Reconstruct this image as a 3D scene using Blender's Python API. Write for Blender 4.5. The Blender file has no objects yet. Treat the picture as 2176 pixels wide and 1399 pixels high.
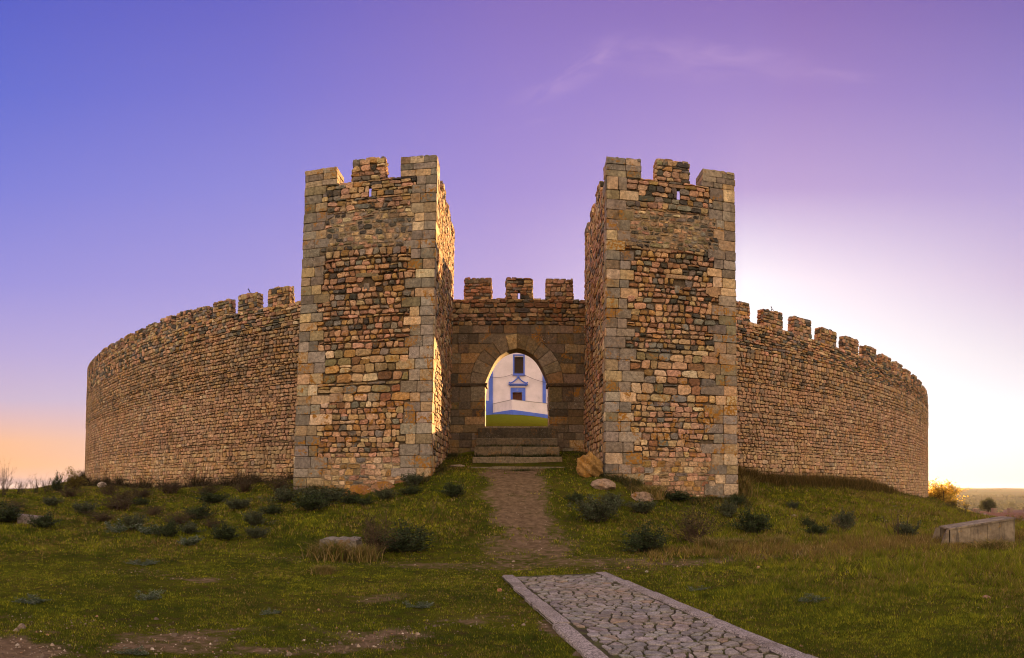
import bpy, math, random
import numpy as np
from mathutils import Vector

scene = bpy.context.scene
EYE = 1.65
F = 1383.0            # panorama: photo pixels per radian
PX0, PY0 = 1088.0, 1040.0
SUN_AZ, SUN_EL = math.radians(21.0), math.radians(7.0)

# ------------------------------------------------------------------ camera
cam_d = bpy.data.cameras.new("camera")
cam = bpy.data.objects.new("camera", cam_d)
scene.collection.objects.link(cam)
scene.camera = cam
cam.location = (0, 0, EYE)
cam.rotation_euler = (math.radians(90), 0, 0)
cam_d.type = 'PANO'
cam_d.panorama_type = 'CENTRAL_CYLINDRICAL'
cam_d.central_cylindrical_range_u_min = -1088.0 / F
cam_d.central_cylindrical_range_u_max = 1088.0 / F
cam_d.central_cylindrical_range_v_min = -(1399 - PY0) / F
cam_d.central_cylindrical_range_v_max = PY0 / F
cam_d.central_cylindrical_radius = 1.0
cam_d.clip_start = 0.05
cam_d.clip_end = 20000

scene.view_settings.view_transform = 'Standard'
scene.view_settings.look = 'None'
scene.view_settings.exposure = 2.4
scene.view_settings.gamma = 1.0
scene.render.engine = 'CYCLES'
scene.cycles.use_adaptive_sampling = True
scene.cycles.adaptive_threshold = 0.01
scene.cycles.use_denoising = True
scene.cycles.pixel_filter_type = 'BLACKMAN_HARRIS'
scene.cycles.filter_width = 1.05
scene.cycles.max_bounces = 6
scene.cycles.diffuse_bounces = 3
scene.cycles.volume_bounces = 0
scene.cycles.sample_clamp_indirect = 4.0


def lin(c):
    return tuple(((v / 255.0) / 12.92 if v / 255.0 <= 0.04045 else ((v / 255.0 + 0.055) / 1.055) ** 2.4) for v in c)


# ------------------------------------------------------------------ world
world = bpy.data.worlds.new("World")
scene.world = world
world.use_nodes = True


class NT:
    def __init__(s, nt):
        s.nt = nt; s.n = nt.nodes; s.l = nt.links

    def new(s, t, **kw):
        n = s.n.new(t)
        for k, v in kw.items():
            setattr(n, k, v)
        return n

    def put(s, sock, v):
        if isinstance(v, bpy.types.NodeSocket):
            s.l.new(v, sock)
        elif v is not None:
            sock.default_value = v

    def math(s, op, a, b=None, c=None, clamp=False):
        n = s.new('ShaderNodeMath', operation=op, use_clamp=clamp)
        s.put(n.inputs[0], a)
        if b is not None: s.put(n.inputs[1], b)
        if c is not None: s.put(n.inputs[2], c)
        return n.outputs[0]

    def mix(s, f, a, b, mode='MIX'):
        n = s.new('ShaderNodeMix', data_type='RGBA', blend_type=mode)
        s.put(n.inputs[0], f)
        for i, v in ((6, a), (7, b)):
            if isinstance(v, (tuple, list)): v = tuple(v[:3]) + (1,)
            s.put(n.inputs[i], v)
        return n.outputs[2]

    def rng(s, v, a, b, c=0.0, d=1.0, smooth=True):
        n = s.new('ShaderNodeMapRange', interpolation_type='SMOOTHSTEP' if smooth else 'LINEAR')
        s.put(n.inputs[0], v)
        for i, x in zip((1, 2, 3, 4), (a, b, c, d)): n.inputs[i].default_value = x
        return n.outputs[0]

    def noise(s, vec, scale, detail=4, rough=0.55, dist=0.0, out=0):
        n = s.new('ShaderNodeTexNoise')
        s.put(n.inputs['Vector'], vec)
        n.inputs['Scale'].default_value = scale
        n.inputs['Detail'].default_value = detail
        n.inputs['Roughness'].default_value = rough
        n.inputs['Distortion'].default_value = dist
        return n.outputs[out]

    def ramp(s, v, stops, interp='LINEAR'):
        n = s.new('ShaderNodeValToRGB')
        cr = n.color_ramp; cr.interpolation = interp
        while len(cr.elements) < len(stops): cr.elements.new(0.5)
        for e, (p, c) in zip(cr.elements, stops):
            e.position = p; e.color = tuple(c[:3]) + (1,)
        s.put(n.inputs[0], v)
        return n.outputs[0]

    def mapping(s, vec, scale=(1, 1, 1), rot=(0, 0, 0), loc=(0, 0, 0)):
        n = s.new('ShaderNodeMapping')
        s.put(n.inputs[0], vec)
        n.inputs[1].default_value = loc; n.inputs[2].default_value = rot; n.inputs[3].default_value = scale
        return n.outputs[0]


def build_world():
    w = NT(world.node_tree)
    w.n.clear()
    out = w.new('ShaderNodeOutputWorld')
    tc = w.new('ShaderNodeTexCoord')
    sep = w.new('ShaderNodeSeparateXYZ')
    w.l.new(tc.outputs['Generated'], sep.inputs[0])
    X, Y, Z = sep.outputs
    az = w.math('ARCTAN2', X, Y)                       # 0 = forward, + = right
    hyp = w.math('SQRT', w.math('ADD', w.math('MULTIPLY', X, X), w.math('MULTIPLY', Y, Y)))
    t = w.math('DIVIDE', Z, w.math('MAXIMUM', hyp, 0.02))
    e = w.math('DIVIDE', t, PY0 / F)                   # 0 horizon .. 1 top of the photo
    rows = [1040, 990, 940, 850, 750, 600, 400, 200, 0]
    cols = {
        -1088: [(214, 172, 168), (250, 184, 136), (248, 186, 146), (205, 180, 204), (186, 166, 214), (157, 146, 218), (128, 127, 215), (104, 110, 208), (90, 95, 198)],
        -544: [(214, 180, 190), (232, 190, 180), (222, 190, 196), (204, 184, 216), (186, 168, 220), (166, 150, 216), (143, 134, 214), (122, 114, 205), (106, 98, 194)],
        0: [(225, 205, 215), (225, 205, 220), (222, 202, 222), (215, 195, 222), (202, 180, 218), (186, 160, 213), (164, 138, 208), (148, 122, 200), (134, 106, 186)],
        400: [(255, 240, 235), (252, 244, 245), (250, 244, 250), (246, 238, 250), (238, 228, 244), (214, 192, 226), (176, 148, 208), (158, 128, 198), (138, 106, 182)],
        495: [(254, 246, 240), (254, 250, 248), (253, 252, 253), (252, 251, 254), (251, 248, 253), (247, 238, 248), (184, 154, 208), (158, 128, 197), (138, 106, 182)],
        620: [(254, 245, 238), (253, 250, 248), (253, 252, 253), (252, 251, 254), (250, 248, 252), (240, 225, 240), (185, 155, 207), (158, 126, 194), (138, 104, 178)],
        1088: [(254, 238, 226), (252, 244, 240), (250, 248, 248), (246, 240, 246), (234, 222, 232), (212, 190, 218), (178, 155, 208), (150, 128, 196), (128, 104, 178)],
    }
    ks = sorted(cols)
    col = None
    prev = None
    for k in ks:
        st = [((PY0 - y) / PY0, lin(c)) for y, c in zip(rows, cols[k])]
        r = w.ramp(e, st, 'EASE' if False else 'LINEAR')
        if col is None:
            col = r
        else:
            col = w.mix(w.rng(az, prev / F, k / F, smooth=False), col, r)
        prev = k
    # thin pink wisps of cloud
    vec = w.new('ShaderNodeCombineXYZ')
    w.put(vec.inputs[0], az); w.put(vec.inputs[1], t); vec.inputs[2].default_value = 0
    v = vec.outputs[0]
    def wisp(cx, cy, rot, lx, ly, sc, seed):
        # elliptical patch in direction space, filled with stretched noise
        m = w.mapping(v, (1, 1, 1), (0, 0, 0), (-cx, -cy, 0))
        m = w.mapping(m, (1, 1, 1), (0, 0, -rot))
        g = w.mapping(m, (1 / lx, 1 / ly, 1))
        ln = w.new('ShaderNodeVectorMath', operation='LENGTH'); w.put(ln.inputs[0], g)
        fall = w.rng(ln.outputs['Value'], 1.0, 0.1)
        ns = w.noise(w.mapping(m, (sc, sc * 3.2, 1), (0, 0, 0.35), (seed, seed, 0)), 1.0, 7, 0.62, 0.5)
        return w.math('MULTIPLY', fall, w.rng(ns, 0.34, 0.70))
    def pa(x): return (x - PX0) / F
    def pt(y): return (PY0 - y) / F
    m1 = wisp(pa(1225), pt(150), 0.50, 0.14, 0.034, 12, 3.1)
    m2 = wisp(pa(1500), pt(125), -0.08, 0.26, 0.050, 8, 7.7)
    m3 = wisp(pa(1110), pt(266), 0.22, 0.06, 0.010, 18, 1.3)
    m4 = wisp(pa(1780), pt(160), -0.08, 0.12, 0.014, 14, 5.3)
    cm = w.math('ADD', w.math('ADD', w.math('MULTIPLY', m1, 0.8), w.math('MULTIPLY', m2, 0.62)),
                w.math('ADD', w.math('MULTIPLY', m3, 0.35), w.math('MULTIPLY', m4, 0.4)), clamp=True)
    col = w.mix(w.math('MULTIPLY', cm, 0.42), col, lin((212, 172, 216)))
    # grey-pink bank low on the left horizon
    band = w.math('MULTIPLY', w.rng(e, 0.028, 0.012), w.rng(az, -0.45, -0.62))
    bn = w.noise(w.mapping(v, (6, 90, 1)), 1.0, 4)
    col = w.mix(w.math('MULTIPLY', band, w.rng(bn, 0.3, 0.6)), col, lin((190, 160, 172)))
    # unseen sky behind the camera: paler, warmer dusk, brightened to fill the front faces
    aabs = w.math('ABSOLUTE', az)
    back = w.ramp(w.math('MULTIPLY', e, 0.5), [(0.0, (1.5, 1.1, 0.80)), (0.2, (2.1, 1.6, 1.15)), (0.6, (1.6, 1.28, 1.0)), (1.0, (0.8, 0.70, 0.68))])
    col = w.mix(w.rng(aabs, 0.95, 1.7), col, back)
    # below the horizon: dull ground bounce
    col = w.mix(w.rng(t, 0.0, -0.03), col, (0.10, 0.085, 0.06))
    bg = w.new('ShaderNodeBackground'); w.put(bg.inputs[0], col); bg.inputs[1].default_value = 0.198
    sky = w.new('ShaderNodeTexSky', sky_type='NISHITA')
    sky.sun_disc = False
    sky.sun_elevation = SUN_EL
    sky.sun_rotation = SUN_AZ
    sky.air_density = 1.0; sky.dust_density = 1.0; sky.ozone_density = 2.0
    bg2 = w.new('ShaderNodeBackground'); w.put(bg2.inputs[0], sky.outputs[0]); bg2.inputs[1].default_value = 0.05
    # the Nishita sky is blended in faintly so that the measured dusk colours stay
    ms = w.new('ShaderNodeMixShader'); ms.inputs[0].default_value = 0.06
    w.l.new(bg.outputs[0], ms.inputs[1]); w.l.new(bg2.outputs[0], ms.inputs[2])
    w.l.new(ms.outputs[0], out.inputs[0])


build_world()

sun_d = bpy.data.lights.new("sun", 'SUN')
sun_d.energy = 5.0
sun_d.angle = math.radians(0.6)
sun_d.color = (1.0, 0.54, 0.19)
sun = bpy.data.objects.new("sun", sun_d)
scene.collection.objects.link(sun)
sd = Vector((math.sin(SUN_AZ) * math.cos(SUN_EL), math.cos(SUN_AZ) * math.cos(SUN_EL), math.sin(SUN_EL)))
sun.rotation_euler = sd.to_track_quat('Z', 'Y').to_euler()

COL = scene.collection
# photo pixel -> direction helpers (used to measure where things stand)
def az_of(px): return (px - PX0) / F
def XY(px, Y): return math.tan(az_of(px)) * Y
def ZR(py, r): return EYE + (PY0 - py) / F * r
def E_(z): return EYE + z

# circle of the enclosure
CX, CY, CR = -0.52, 75.0, 45.1
def phi_px(px):
    a = az_of(px); s, c = math.sin(a), math.cos(a)
    b = CX * s + CY * c
    r = b - math.sqrt(max(b * b - (CX * CX + CY * CY - CR * CR), 0))
    return math.atan2(r * s - CX, CY - r * c)

# ------------------------------------------------------------------ mesh tools
def tag(o, label=None, cat=None, group=None, kind=None):
    if label: o['label'] = label
    if cat: o['category'] = cat
    if group: o['group'] = group
    if kind: o['kind'] = kind
    return o


def thing(name, label, cat, loc, group=None):
    o = bpy.data.objects.new(name, None)
    COL.objects.link(o); o.location = loc; o.empty_display_size = 0.3
    return tag(o, label, cat, group)


class MB:
    """collects vertices / faces (numpy) and makes one mesh"""
    def __init__(s):
        s.v = []; s.c = []; s.f = []; s.n = 0; s.sm = []

    def add(s, verts, faces, col=(0.3, 0.3, 0.3, 0), smooth=False):
        """faces: list of int arrays (m,k) (several k allowed)"""
        verts = np.asarray(verts, float).reshape(-1, 3)
        c = np.asarray(col, float)
        if c.ndim == 1: c = np.tile(c, (len(verts), 1))
        s.v.append(verts); s.c.append(c)
        for fa in faces:
            fa = np.asarray(fa, int)
            if fa.size: s.f.append((fa + s.n, smooth))
        s.n += len(verts)

    def hexa(s, p, col=(0.3, 0.3, 0.3, 0), smooth=False):
        """p: 8 corners, 0-3 bottom ccw seen from above, 4-7 top"""
        s.add(p, [[[3, 2, 1, 0], [4, 5, 6, 7], [0, 1, 5, 4], [1, 2, 6, 5], [2, 3, 7, 6], [3, 0, 4, 7]]], col, smooth)

    def box(s, x0, y0, z0, x1, y1, z1, col=(0.3, 0.3, 0.3, 0)):
        s.hexa([(x0, y0, z0), (x1, y0, z0), (x1, y1, z0), (x0, y1, z0), (x0, y0, z1), (x1, y0, z1), (x1, y1, z1), (x0, y1, z1)], col)

    def tube(s, pts, rad, col=(0.1, 0.1, 0.1, 0), k=5):
        pts = [Vector(p) for p in pts]
        rr = rad if isinstance(rad, (list, tuple)) else [rad] * len(pts)
        V = []
        for i, p in enumerate(pts):
            d = (pts[min(i + 1, len(pts) - 1)] - pts[max(i - 1, 0)]).normalized()
            a = d.orthogonal().normalized() if abs(d.z) > 0.9 else d.cross(Vector((0, 0, 1))).normalized()
            b = d.cross(a)
            for j in range(k):
                t = 2 * math.pi * j / k
                V.append(p + (a * math.cos(t) + b * math.sin(t)) * rr[i])
        Fq = []
        for i in range(len(pts) - 1):
            for j in range(k):
                Fq.append([i * k + j, i * k + (j + 1) % k, (i + 1) * k + (j + 1) % k, (i + 1) * k + j])
        V.append(pts[0]); V.append(pts[-1])
        n = len(pts) * k
        Ft = [[n, (j + 1) % k, j] for j in range(k)] + [[n + 1, (len(pts) - 1) * k + j, (len(pts) - 1) * k + (j + 1) % k] for j in range(k)]
        s.add([tuple(v) for v in V], [Fq, Ft], col, True)

    def build(s, name, mat, parent=None, loc=None, smooth_all=None):
        v = np.concatenate(s.v) if s.v else np.zeros((0, 3))
        c = np.concatenate(s.c)
        off = np.array(parent_loc(parent)) if parent is not None else np.array(loc if loc is not None else (0, 0, 0), float)
        v = v - off
        me = bpy.data.meshes.new(name)
        me.vertices.add(len(v)); me.vertices.foreach_set('co', v.astype(np.float32).ravel())
        loops = np.concatenate([f.ravel() for f, _ in s.f])
        tot = np.concatenate([np.full(len(f), f.shape[1], int) for f, _ in s.f])
        st = np.concatenate(([0], np.cumsum(tot)[:-1]))
        sm = np.concatenate([np.full(len(f), q if smooth_all is None else smooth_all, bool) for f, q in s.f])
        me.loops.add(len(loops)); me.loops.foreach_set('vertex_index', loops.astype(np.int32))
        me.polygons.add(len(tot)); me.polygons.foreach_set('loop_start', st.astype(np.int32))
        me.polygons.foreach_set('use_smooth', sm)
        at = me.color_attributes.new('tint', 'FLOAT_COLOR', 'POINT')
        at.data.foreach_set('color', c.astype(np.float32).ravel())
        me.update(calc_edges=True)
        me.validate()
        if mat: me.materials.append(mat)
        o = bpy.data.objects.new(name, me)
        COL.objects.link(o)
        if parent is not None:
            o.parent = parent
        else:
            o.location = tuple(off)
        return o


def parent_loc(p):
    l = Vector(p.location)
    while p.parent is not None:
        p = p.parent; l = l + Vector(p.location)
    return l

# ------------------------------------------------------------------ materials
def new_mat(name):
    m = bpy.data.materials.new(name); m.use_nodes = True
    n = NT(m.node_tree); n.n.clear()
    out = n.new('ShaderNodeOutputMaterial')
    b = n.new('ShaderNodeBsdfPrincipled')
    n.l.new(b.outputs[0], out.inputs[0])
    return m, n, b


def geo(n):
    return n.new('ShaderNodeNewGeometry').outputs['Position']


def bump(n, b, h, strength, dist, prev=None):
    bn = n.new('ShaderNodeBump')
    bn.inputs['Strength'].default_value = strength
    bn.inputs['Distance'].default_value = dist
    n.put(bn.inputs['Height'], h)
    if prev is not None: n.l.new(prev, bn.inputs['Normal'])
    n.l.new(bn.outputs[0], b.inputs['Normal'])
    return bn.outputs[0]


def stone_mat(name, bumpd=0.02, lichen=True, stain=0.5, rough=0.9):
    m, n, b = new_mat(name)
    at = n.new('ShaderNodeAttribute'); at.attribute_name = 'tint'
    P = geo(n)
    c = at.outputs['Color']
    f1 = n.noise(P, 9.0, 5, 0.6)
    f2 = n.noise(P, 55.0, 3, 0.6)
    k = n.math('MULTIPLY', n.rng(f1, 0.25, 0.75, 0.62, 1.35), n.rng(f2, 0.25, 0.75, 0.62, 1.38))
    c = n.mix(1.0, c, n_comb(n, k), 'MULTIPLY')
    # hue drift over metres
    f3 = n.noise(P, 0.55, 3, 0.5)
    c = n.mix(n.rng(f3, 0.4, 0.65, 0, 0.45), c, n.mix(1.0, c, (1.12, 0.95, 0.72), 'MULTIPLY'))
    # dark weathering streaks
    sv = n.mapping(P, (1.1, 1.1, 0.45))
    f4 = n.noise(sv, 1.0, 6, 0.62)
    c = n.mix(n.rng(f4, 0.53, 0.66, 0, stain), c, n.mix(1.0, c, (0.34, 0.32, 0.32), 'MULTIPLY'))
    if lichen:
        g = n.noise(P, 1.35, 6, 0.72, 0.4)
        gsh = n.math('MULTIPLY', n.math('SUBTRACT', at.outputs['Alpha'], 0.5), 0.045)
        gl = n.math('MULTIPLY', n.rng(n.math('ADD', g, gsh), 0.555, 0.61), n.rng(n.noise(P, 14.0, 3, 0.6), 0.40, 0.56))
        gl = n.math('MULTIPLY', gl, at.outputs['Alpha'], clamp=True)
        c = n.mix(gl, c, n.mix(f1, (0.22, 0.085, 0.012), (0.42, 0.20, 0.03)))
        # small pale and black spots
        g2 = n.noise(P, 30.0, 2, 0.5)
        g3 = n.rng(n.noise(P, 2.1, 3), 0.52, 0.65)
        c = n.mix(n.math('MULTIPLY', n.math('MULTIPLY', n.rng(g2, 0.62, 0.67), g3), at.outputs['Alpha']), c, (0.5, 0.46, 0.4))
        c = n.mix(n.math('MULTIPLY', n.rng(g2, 0.36, 0.30), 0.7), c, (0.05, 0.045, 0.04))
    n.put(b.inputs['Base Color'], c)
    b.inputs['Roughness'].default_value = rough
    b.inputs['Specular IOR Level'].default_value = 0.25
    h = n.math('ADD', n.noise(P, 18.0, 6, 0.65), n.math('MULTIPLY', n.noise(P, 70.0, 3, 0.6), 0.4))
    bump(n, b, h, 0.8, bumpd)
    return m


def n_comb(n, k):
    cc = n.new('ShaderNodeCombineColor')
    for i in range(3): n.put(cc.inputs[i], k)
    return cc.outputs[0]


def tint_mat(name, rough=0.9, var=0.3, scale=8.0, bumpd=0.0, trans=0.0):
    m, n, b = new_mat(name)
    at = n.new('ShaderNodeAttribute'); at.attribute_name = 'tint'
    P = geo(n)
    k = n.rng(n.noise(P, scale, 4, 0.6), 0.25, 0.75, 1 - var, 1 + var)
    c = n.mix(1.0, at.outputs['Color'], n_comb(n, k), 'MULTIPLY')
    n.put(b.inputs['Base Color'], c)
    b.inputs['Roughness'].default_value = rough
    b.inputs['Specular IOR Level'].default_value = 0.2
    if bumpd: bump(n, b, n.noise(P, scale * 4, 5, 0.6), 0.7, bumpd)
    if trans:
        out = [x for x in n.n if x.type == 'OUTPUT_MATERIAL'][0]
        tr = n.new('ShaderNodeBsdfTranslucent'); n.put(tr.inputs[0], c)
        mx = n.new('ShaderNodeMixShader'); mx.inputs[0].default_value = trans
        n.l.new(b.outputs[0], mx.inputs[1]); n.l.new(tr.outputs[0], mx.inputs[2]); n.l.new(mx.outputs[0], out.inputs[0])
    return m


M_RUBBLE = stone_mat('rubble_stone', 0.022)
M_ASHLAR = stone_mat('ashlar_stone', 0.010, stain=0.45)
M_MORTAR = stone_mat('mortar', 0.03, stain=0.7)
M_ROCK = stone_mat('boulder_rock', 0.10, stain=.75)
M_LEAF = tint_mat('leaves', 0.8, 0.35, 6, trans=0.42)
M_TWIG = tint_mat('twigs', 0.9, 0.2, 10)
M_PLAIN = tint_mat('plain', 0.85, 0.12, 3, 0.004)
M_BIRD = tint_mat('feathers', 0.8, 0.15, 30)

# ------------------------------------------------------------------ masonry
PAL = {
    'pink': (0.43, 0.255, 0.165), 'tan': (0.42, 0.285, 0.155), 'ochre': (0.36, 0.21, 0.080),
    'grey': (0.20, 0.175, 0.15), 'dark': (0.085, 0.075, 0.062), 'pale': (0.52, 0.39, 0.25), 'rust': (0.27, 0.135, 0.07),
    'olive': (0.21, 0.17, 0.09),
}
def pick(rng, n, w):
    keys = list(w); p = np.array([w[k] for k in keys], float); p /= p.sum()
    idx = rng.choice(len(keys), n, p=p)
    arr = np.array([PAL[k] for k in keys])[idx]
    arr = arr * rng.uniform(0.62, 1.32, (n, 1)) * rng.uniform(0.93, 1.07, (n, 3))
    return arr


def courses(rng, u0, u1, v0, v1, h=(0.16, 0.27), w=(0.2, 0.46), wav=0.03, gap=0.012, skew=0.03,
            lf=None, rf=None, holes=(), thin=0.08, slip=0.10):
    """coursed stones between u0..u1, v0..v1 -> (N,4,2) quads bl,br,tr,tl"""
    Q = []
    v = v0
    hs = []
    while v < v1 - 1e-6:
        hh = rng.uniform(*h)
        if rng.random() < thin: hh *= 0.5
        if v + hh > v1 - h[0] * 0.6: hh = v1 - v
        hs.append((v, v + hh)); v += hh
    ph = rng.uniform(0, 6.28, (len(hs) + 1, 3))
    def wv(k, u):
        if k == len(hs) or k == 0: return 0.0
        return wav * (math.sin(u * 1.3 + ph[k, 0]) + 0.6 * math.sin(u * 3.7 + ph[k, 1]) + 0.35 * math.sin(u * 9.1 + ph[k, 2])) * 0.5
    for k, (a, b) in enumerate(hs):
        m = 0.5 * (a + b)
        L = lf(m) if lf else u0
        Rr = rf(m) if rf else u1
        u = L
        hh = b - a
        first = True
        sk0 = 0.0
        while u < Rr - 1e-6:
            ww = rng.uniform(*w) * (1.25 if hh < h[0] else 1.0)
            if rng.random() < 0.10: ww *= 1.5
            if u + ww > Rr - w[0] * 0.6: ww = Rr - u; sk1 = 0.0
            else: sk1 = rng.uniform(-skew, skew)
            skip = False
            for (hu0, hv0, hu1, hv1) in holes:
                if u < hu1 and u + ww > hu0 and a < hv1 and b > hv0: skip = True
            if not skip:
                x0, x1 = u, u + ww
                q = [(x0 + sk0 + gap, a + wv(k, x0) + gap), (x1 + sk1 - gap, a + wv(k, x1) + gap),
                     (x1 - sk1 - gap, b + wv(k + 1, x1) - gap), (x0 - sk0 + gap, b + wv(k + 1, x0) - gap)]
                if rng.random() < slip and hh > 0.17 and ww > 0.24 and wav > 0.01:
                    # a flat slip laid over a lower stone
                    mid = rng.uniform(0.55, 0.72)
                    q1 = [q[0], q[1], lerp2(q[1], q[2], mid - 0.04), lerp2(q[0], q[3], mid - 0.04)]
                    q2 = [lerp2(q[0], q[3], mid + 0.04), lerp2(q[1], q[2], mid + 0.04), q[2], q[3]]
                    Q.append(q1); Q.append(q2)
                else:
                    Q.append(q)
            u += ww; sk0 = sk1
    return np.array(Q, float).reshape(-1, 4, 2)


def lerp2(a, b, t): return (a[0] + (b[0] - a[0]) * t, a[1] + (b[1] - a[1]) * t)


def stones(mb, rng, Q, P, cols, depth=(0.02, 0.06), cut=(0.07, 0.26), jit=0.018, back=-0.05, alpha=0.3, bev=0.014, dome=0.10, smooth=True, facet=True):
    """add pillow shaped stones; P(u,v,d)->(n,3) vectorised"""
    N = len(Q)
    if N == 0: return
    if smooth: Q = Q + rng.normal(0, jit * 0.85, Q.shape)
    nx = np.roll(Q, -1, axis=1)
    c0 = rng.uniform(cut[0], cut[1], (N, 4, 1)); c1 = rng.uniform(cut[0], cut[1], (N, 4, 1))
    a = Q + (nx - Q) * c0            # after corner i
    b = Q + (nx - Q) * (1 - c1)      # before corner i+1
    ring = np.stack([a, b], axis=2).reshape(N, 8, 2)
    # round corners outwards a bit
    ring = ring + rng.normal(0, jit * 0.5, ring.shape)
    cen = ring.mean(axis=1, keepdims=True)
    ext = np.linalg.norm(ring - cen, axis=2, keepdims=True) + 1e-6
    size = np.minimum(Q[:, :, 0].max(1) - Q[:, :, 0].min(1), Q[:, :, 1].max(1) - Q[:, :, 1].min(1)).reshape(N, 1, 1)
    bv = np.minimum(bev, size * 0.2)
    r1 = ring - (ring - cen) / ext * bv * 0.35
    r2 = ring - (ring - cen) / ext * bv * 1.5
    r3 = cen + (ring - cen) * 0.5
    d = rng.uniform(depth[0], depth[1], (N, 1))
    tilt = rng.normal(0, 0.10 * dome * 2 + 0.01, (N, 1, 2))
    def dep(r, base):
        return base + ((r - cen) * tilt).sum(2)
    rings = [(ring, np.full((N, 8), back)), (r1, dep(r1, d * 0.55)), (r2, dep(r2, d * 0.95)), (r3, dep(r3, d * (1 + dome)))]
    V = []
    for r, dd in rings:
        V.append(np.concatenate([r, dd[:, :, None]], axis=2))
    c3 = np.concatenate([cen, (d * (1 + dome * 1.15))[:, :, None]], axis=2)
    V = np.concatenate(V + [c3], axis=1)             # N,33,3
    jitd = rng.normal(0, jit * 0.35, (N, 33)); jitd[:, :8] = 0
    V[:, :, 2] += jitd
    flat = V.reshape(-1, 3)
    pos = P(flat[:, 0], flat[:, 1], flat[:, 2])
    fq = []
    for k in range(3):
        for j in range(8):
            fq.append([k * 8 + j, k * 8 + (j + 1) % 8, (k + 1) * 8 + (j + 1) % 8, (k + 1) * 8 + j])
    ft = [[24 + j, 24 + (j + 1) % 8, 32] for j in range(8)]
    base = (np.arange(N) * 33)[:, None, None]
    fq = (np.array(fq)[None] + base).reshape(-1, 4)
    ft = (np.array(ft)[None] + base).reshape(-1, 3)
    al = np.full((N, 1), alpha) if np.isscalar(alpha) else alpha.reshape(N, 1)
    cc = np.repeat(np.concatenate([cols, al], axis=1), 33, axis=0)
    mb.add(pos, [fq, ft], cc, smooth and not facet)


def planar(B0, B1, T0, T1, W, H):
    """bilinear face: u along B0->B1 (0..W), v up (0..H), depth along outward normal"""
    B0, B1, T0, T1 = (np.array(p, float) for p in (B0, B1, T0, T1))
    nrm = np.cross(B1 - B0, T0 - B0); nrm /= np.linalg.norm(nrm)
    def P(u, v, d):
        s = (u / W)[:, None]; t = (v / H)[:, None]
        return (B0 * (1 - s) + B1 * s) * (1 - t) + (T0 * (1 - s) + T1 * s) * t + nrm[None] * d[:, None]
    return P


RUB = {'pink': 5, 'tan': 4, 'ochre': 1.6, 'grey': 1.5, 'dark': 0.7, 'pale': 0.8, 'rust': 0.8}
RUBTOP = {'pink': 4.5, 'tan': 3, 'grey': 2.4, 'dark': 1.4, 'pale': 0.8, 'olive': .6, 'ochre': 0.8}
ASH = {'cool': 4.5, 'tan': 2.2, 'olive': .6, 'pale': 0.8}
PAL['cool'] = (0.215, 0.185, 0.165)
DRK = {'grey': 2, 'dark': 2, 'tan': 1.5, 'ochre': 1.5, 'pink': 1.0, 'rust': 1, 'olive': 1}


def ash_cols(rng, n):
    c = pick(rng, n, ASH)
    return (c * 0.66 + np.array([[0.30, 0.235, 0.165]]) * 0.34) * rng.uniform(0.72, 1.25, (n, 1))


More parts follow.
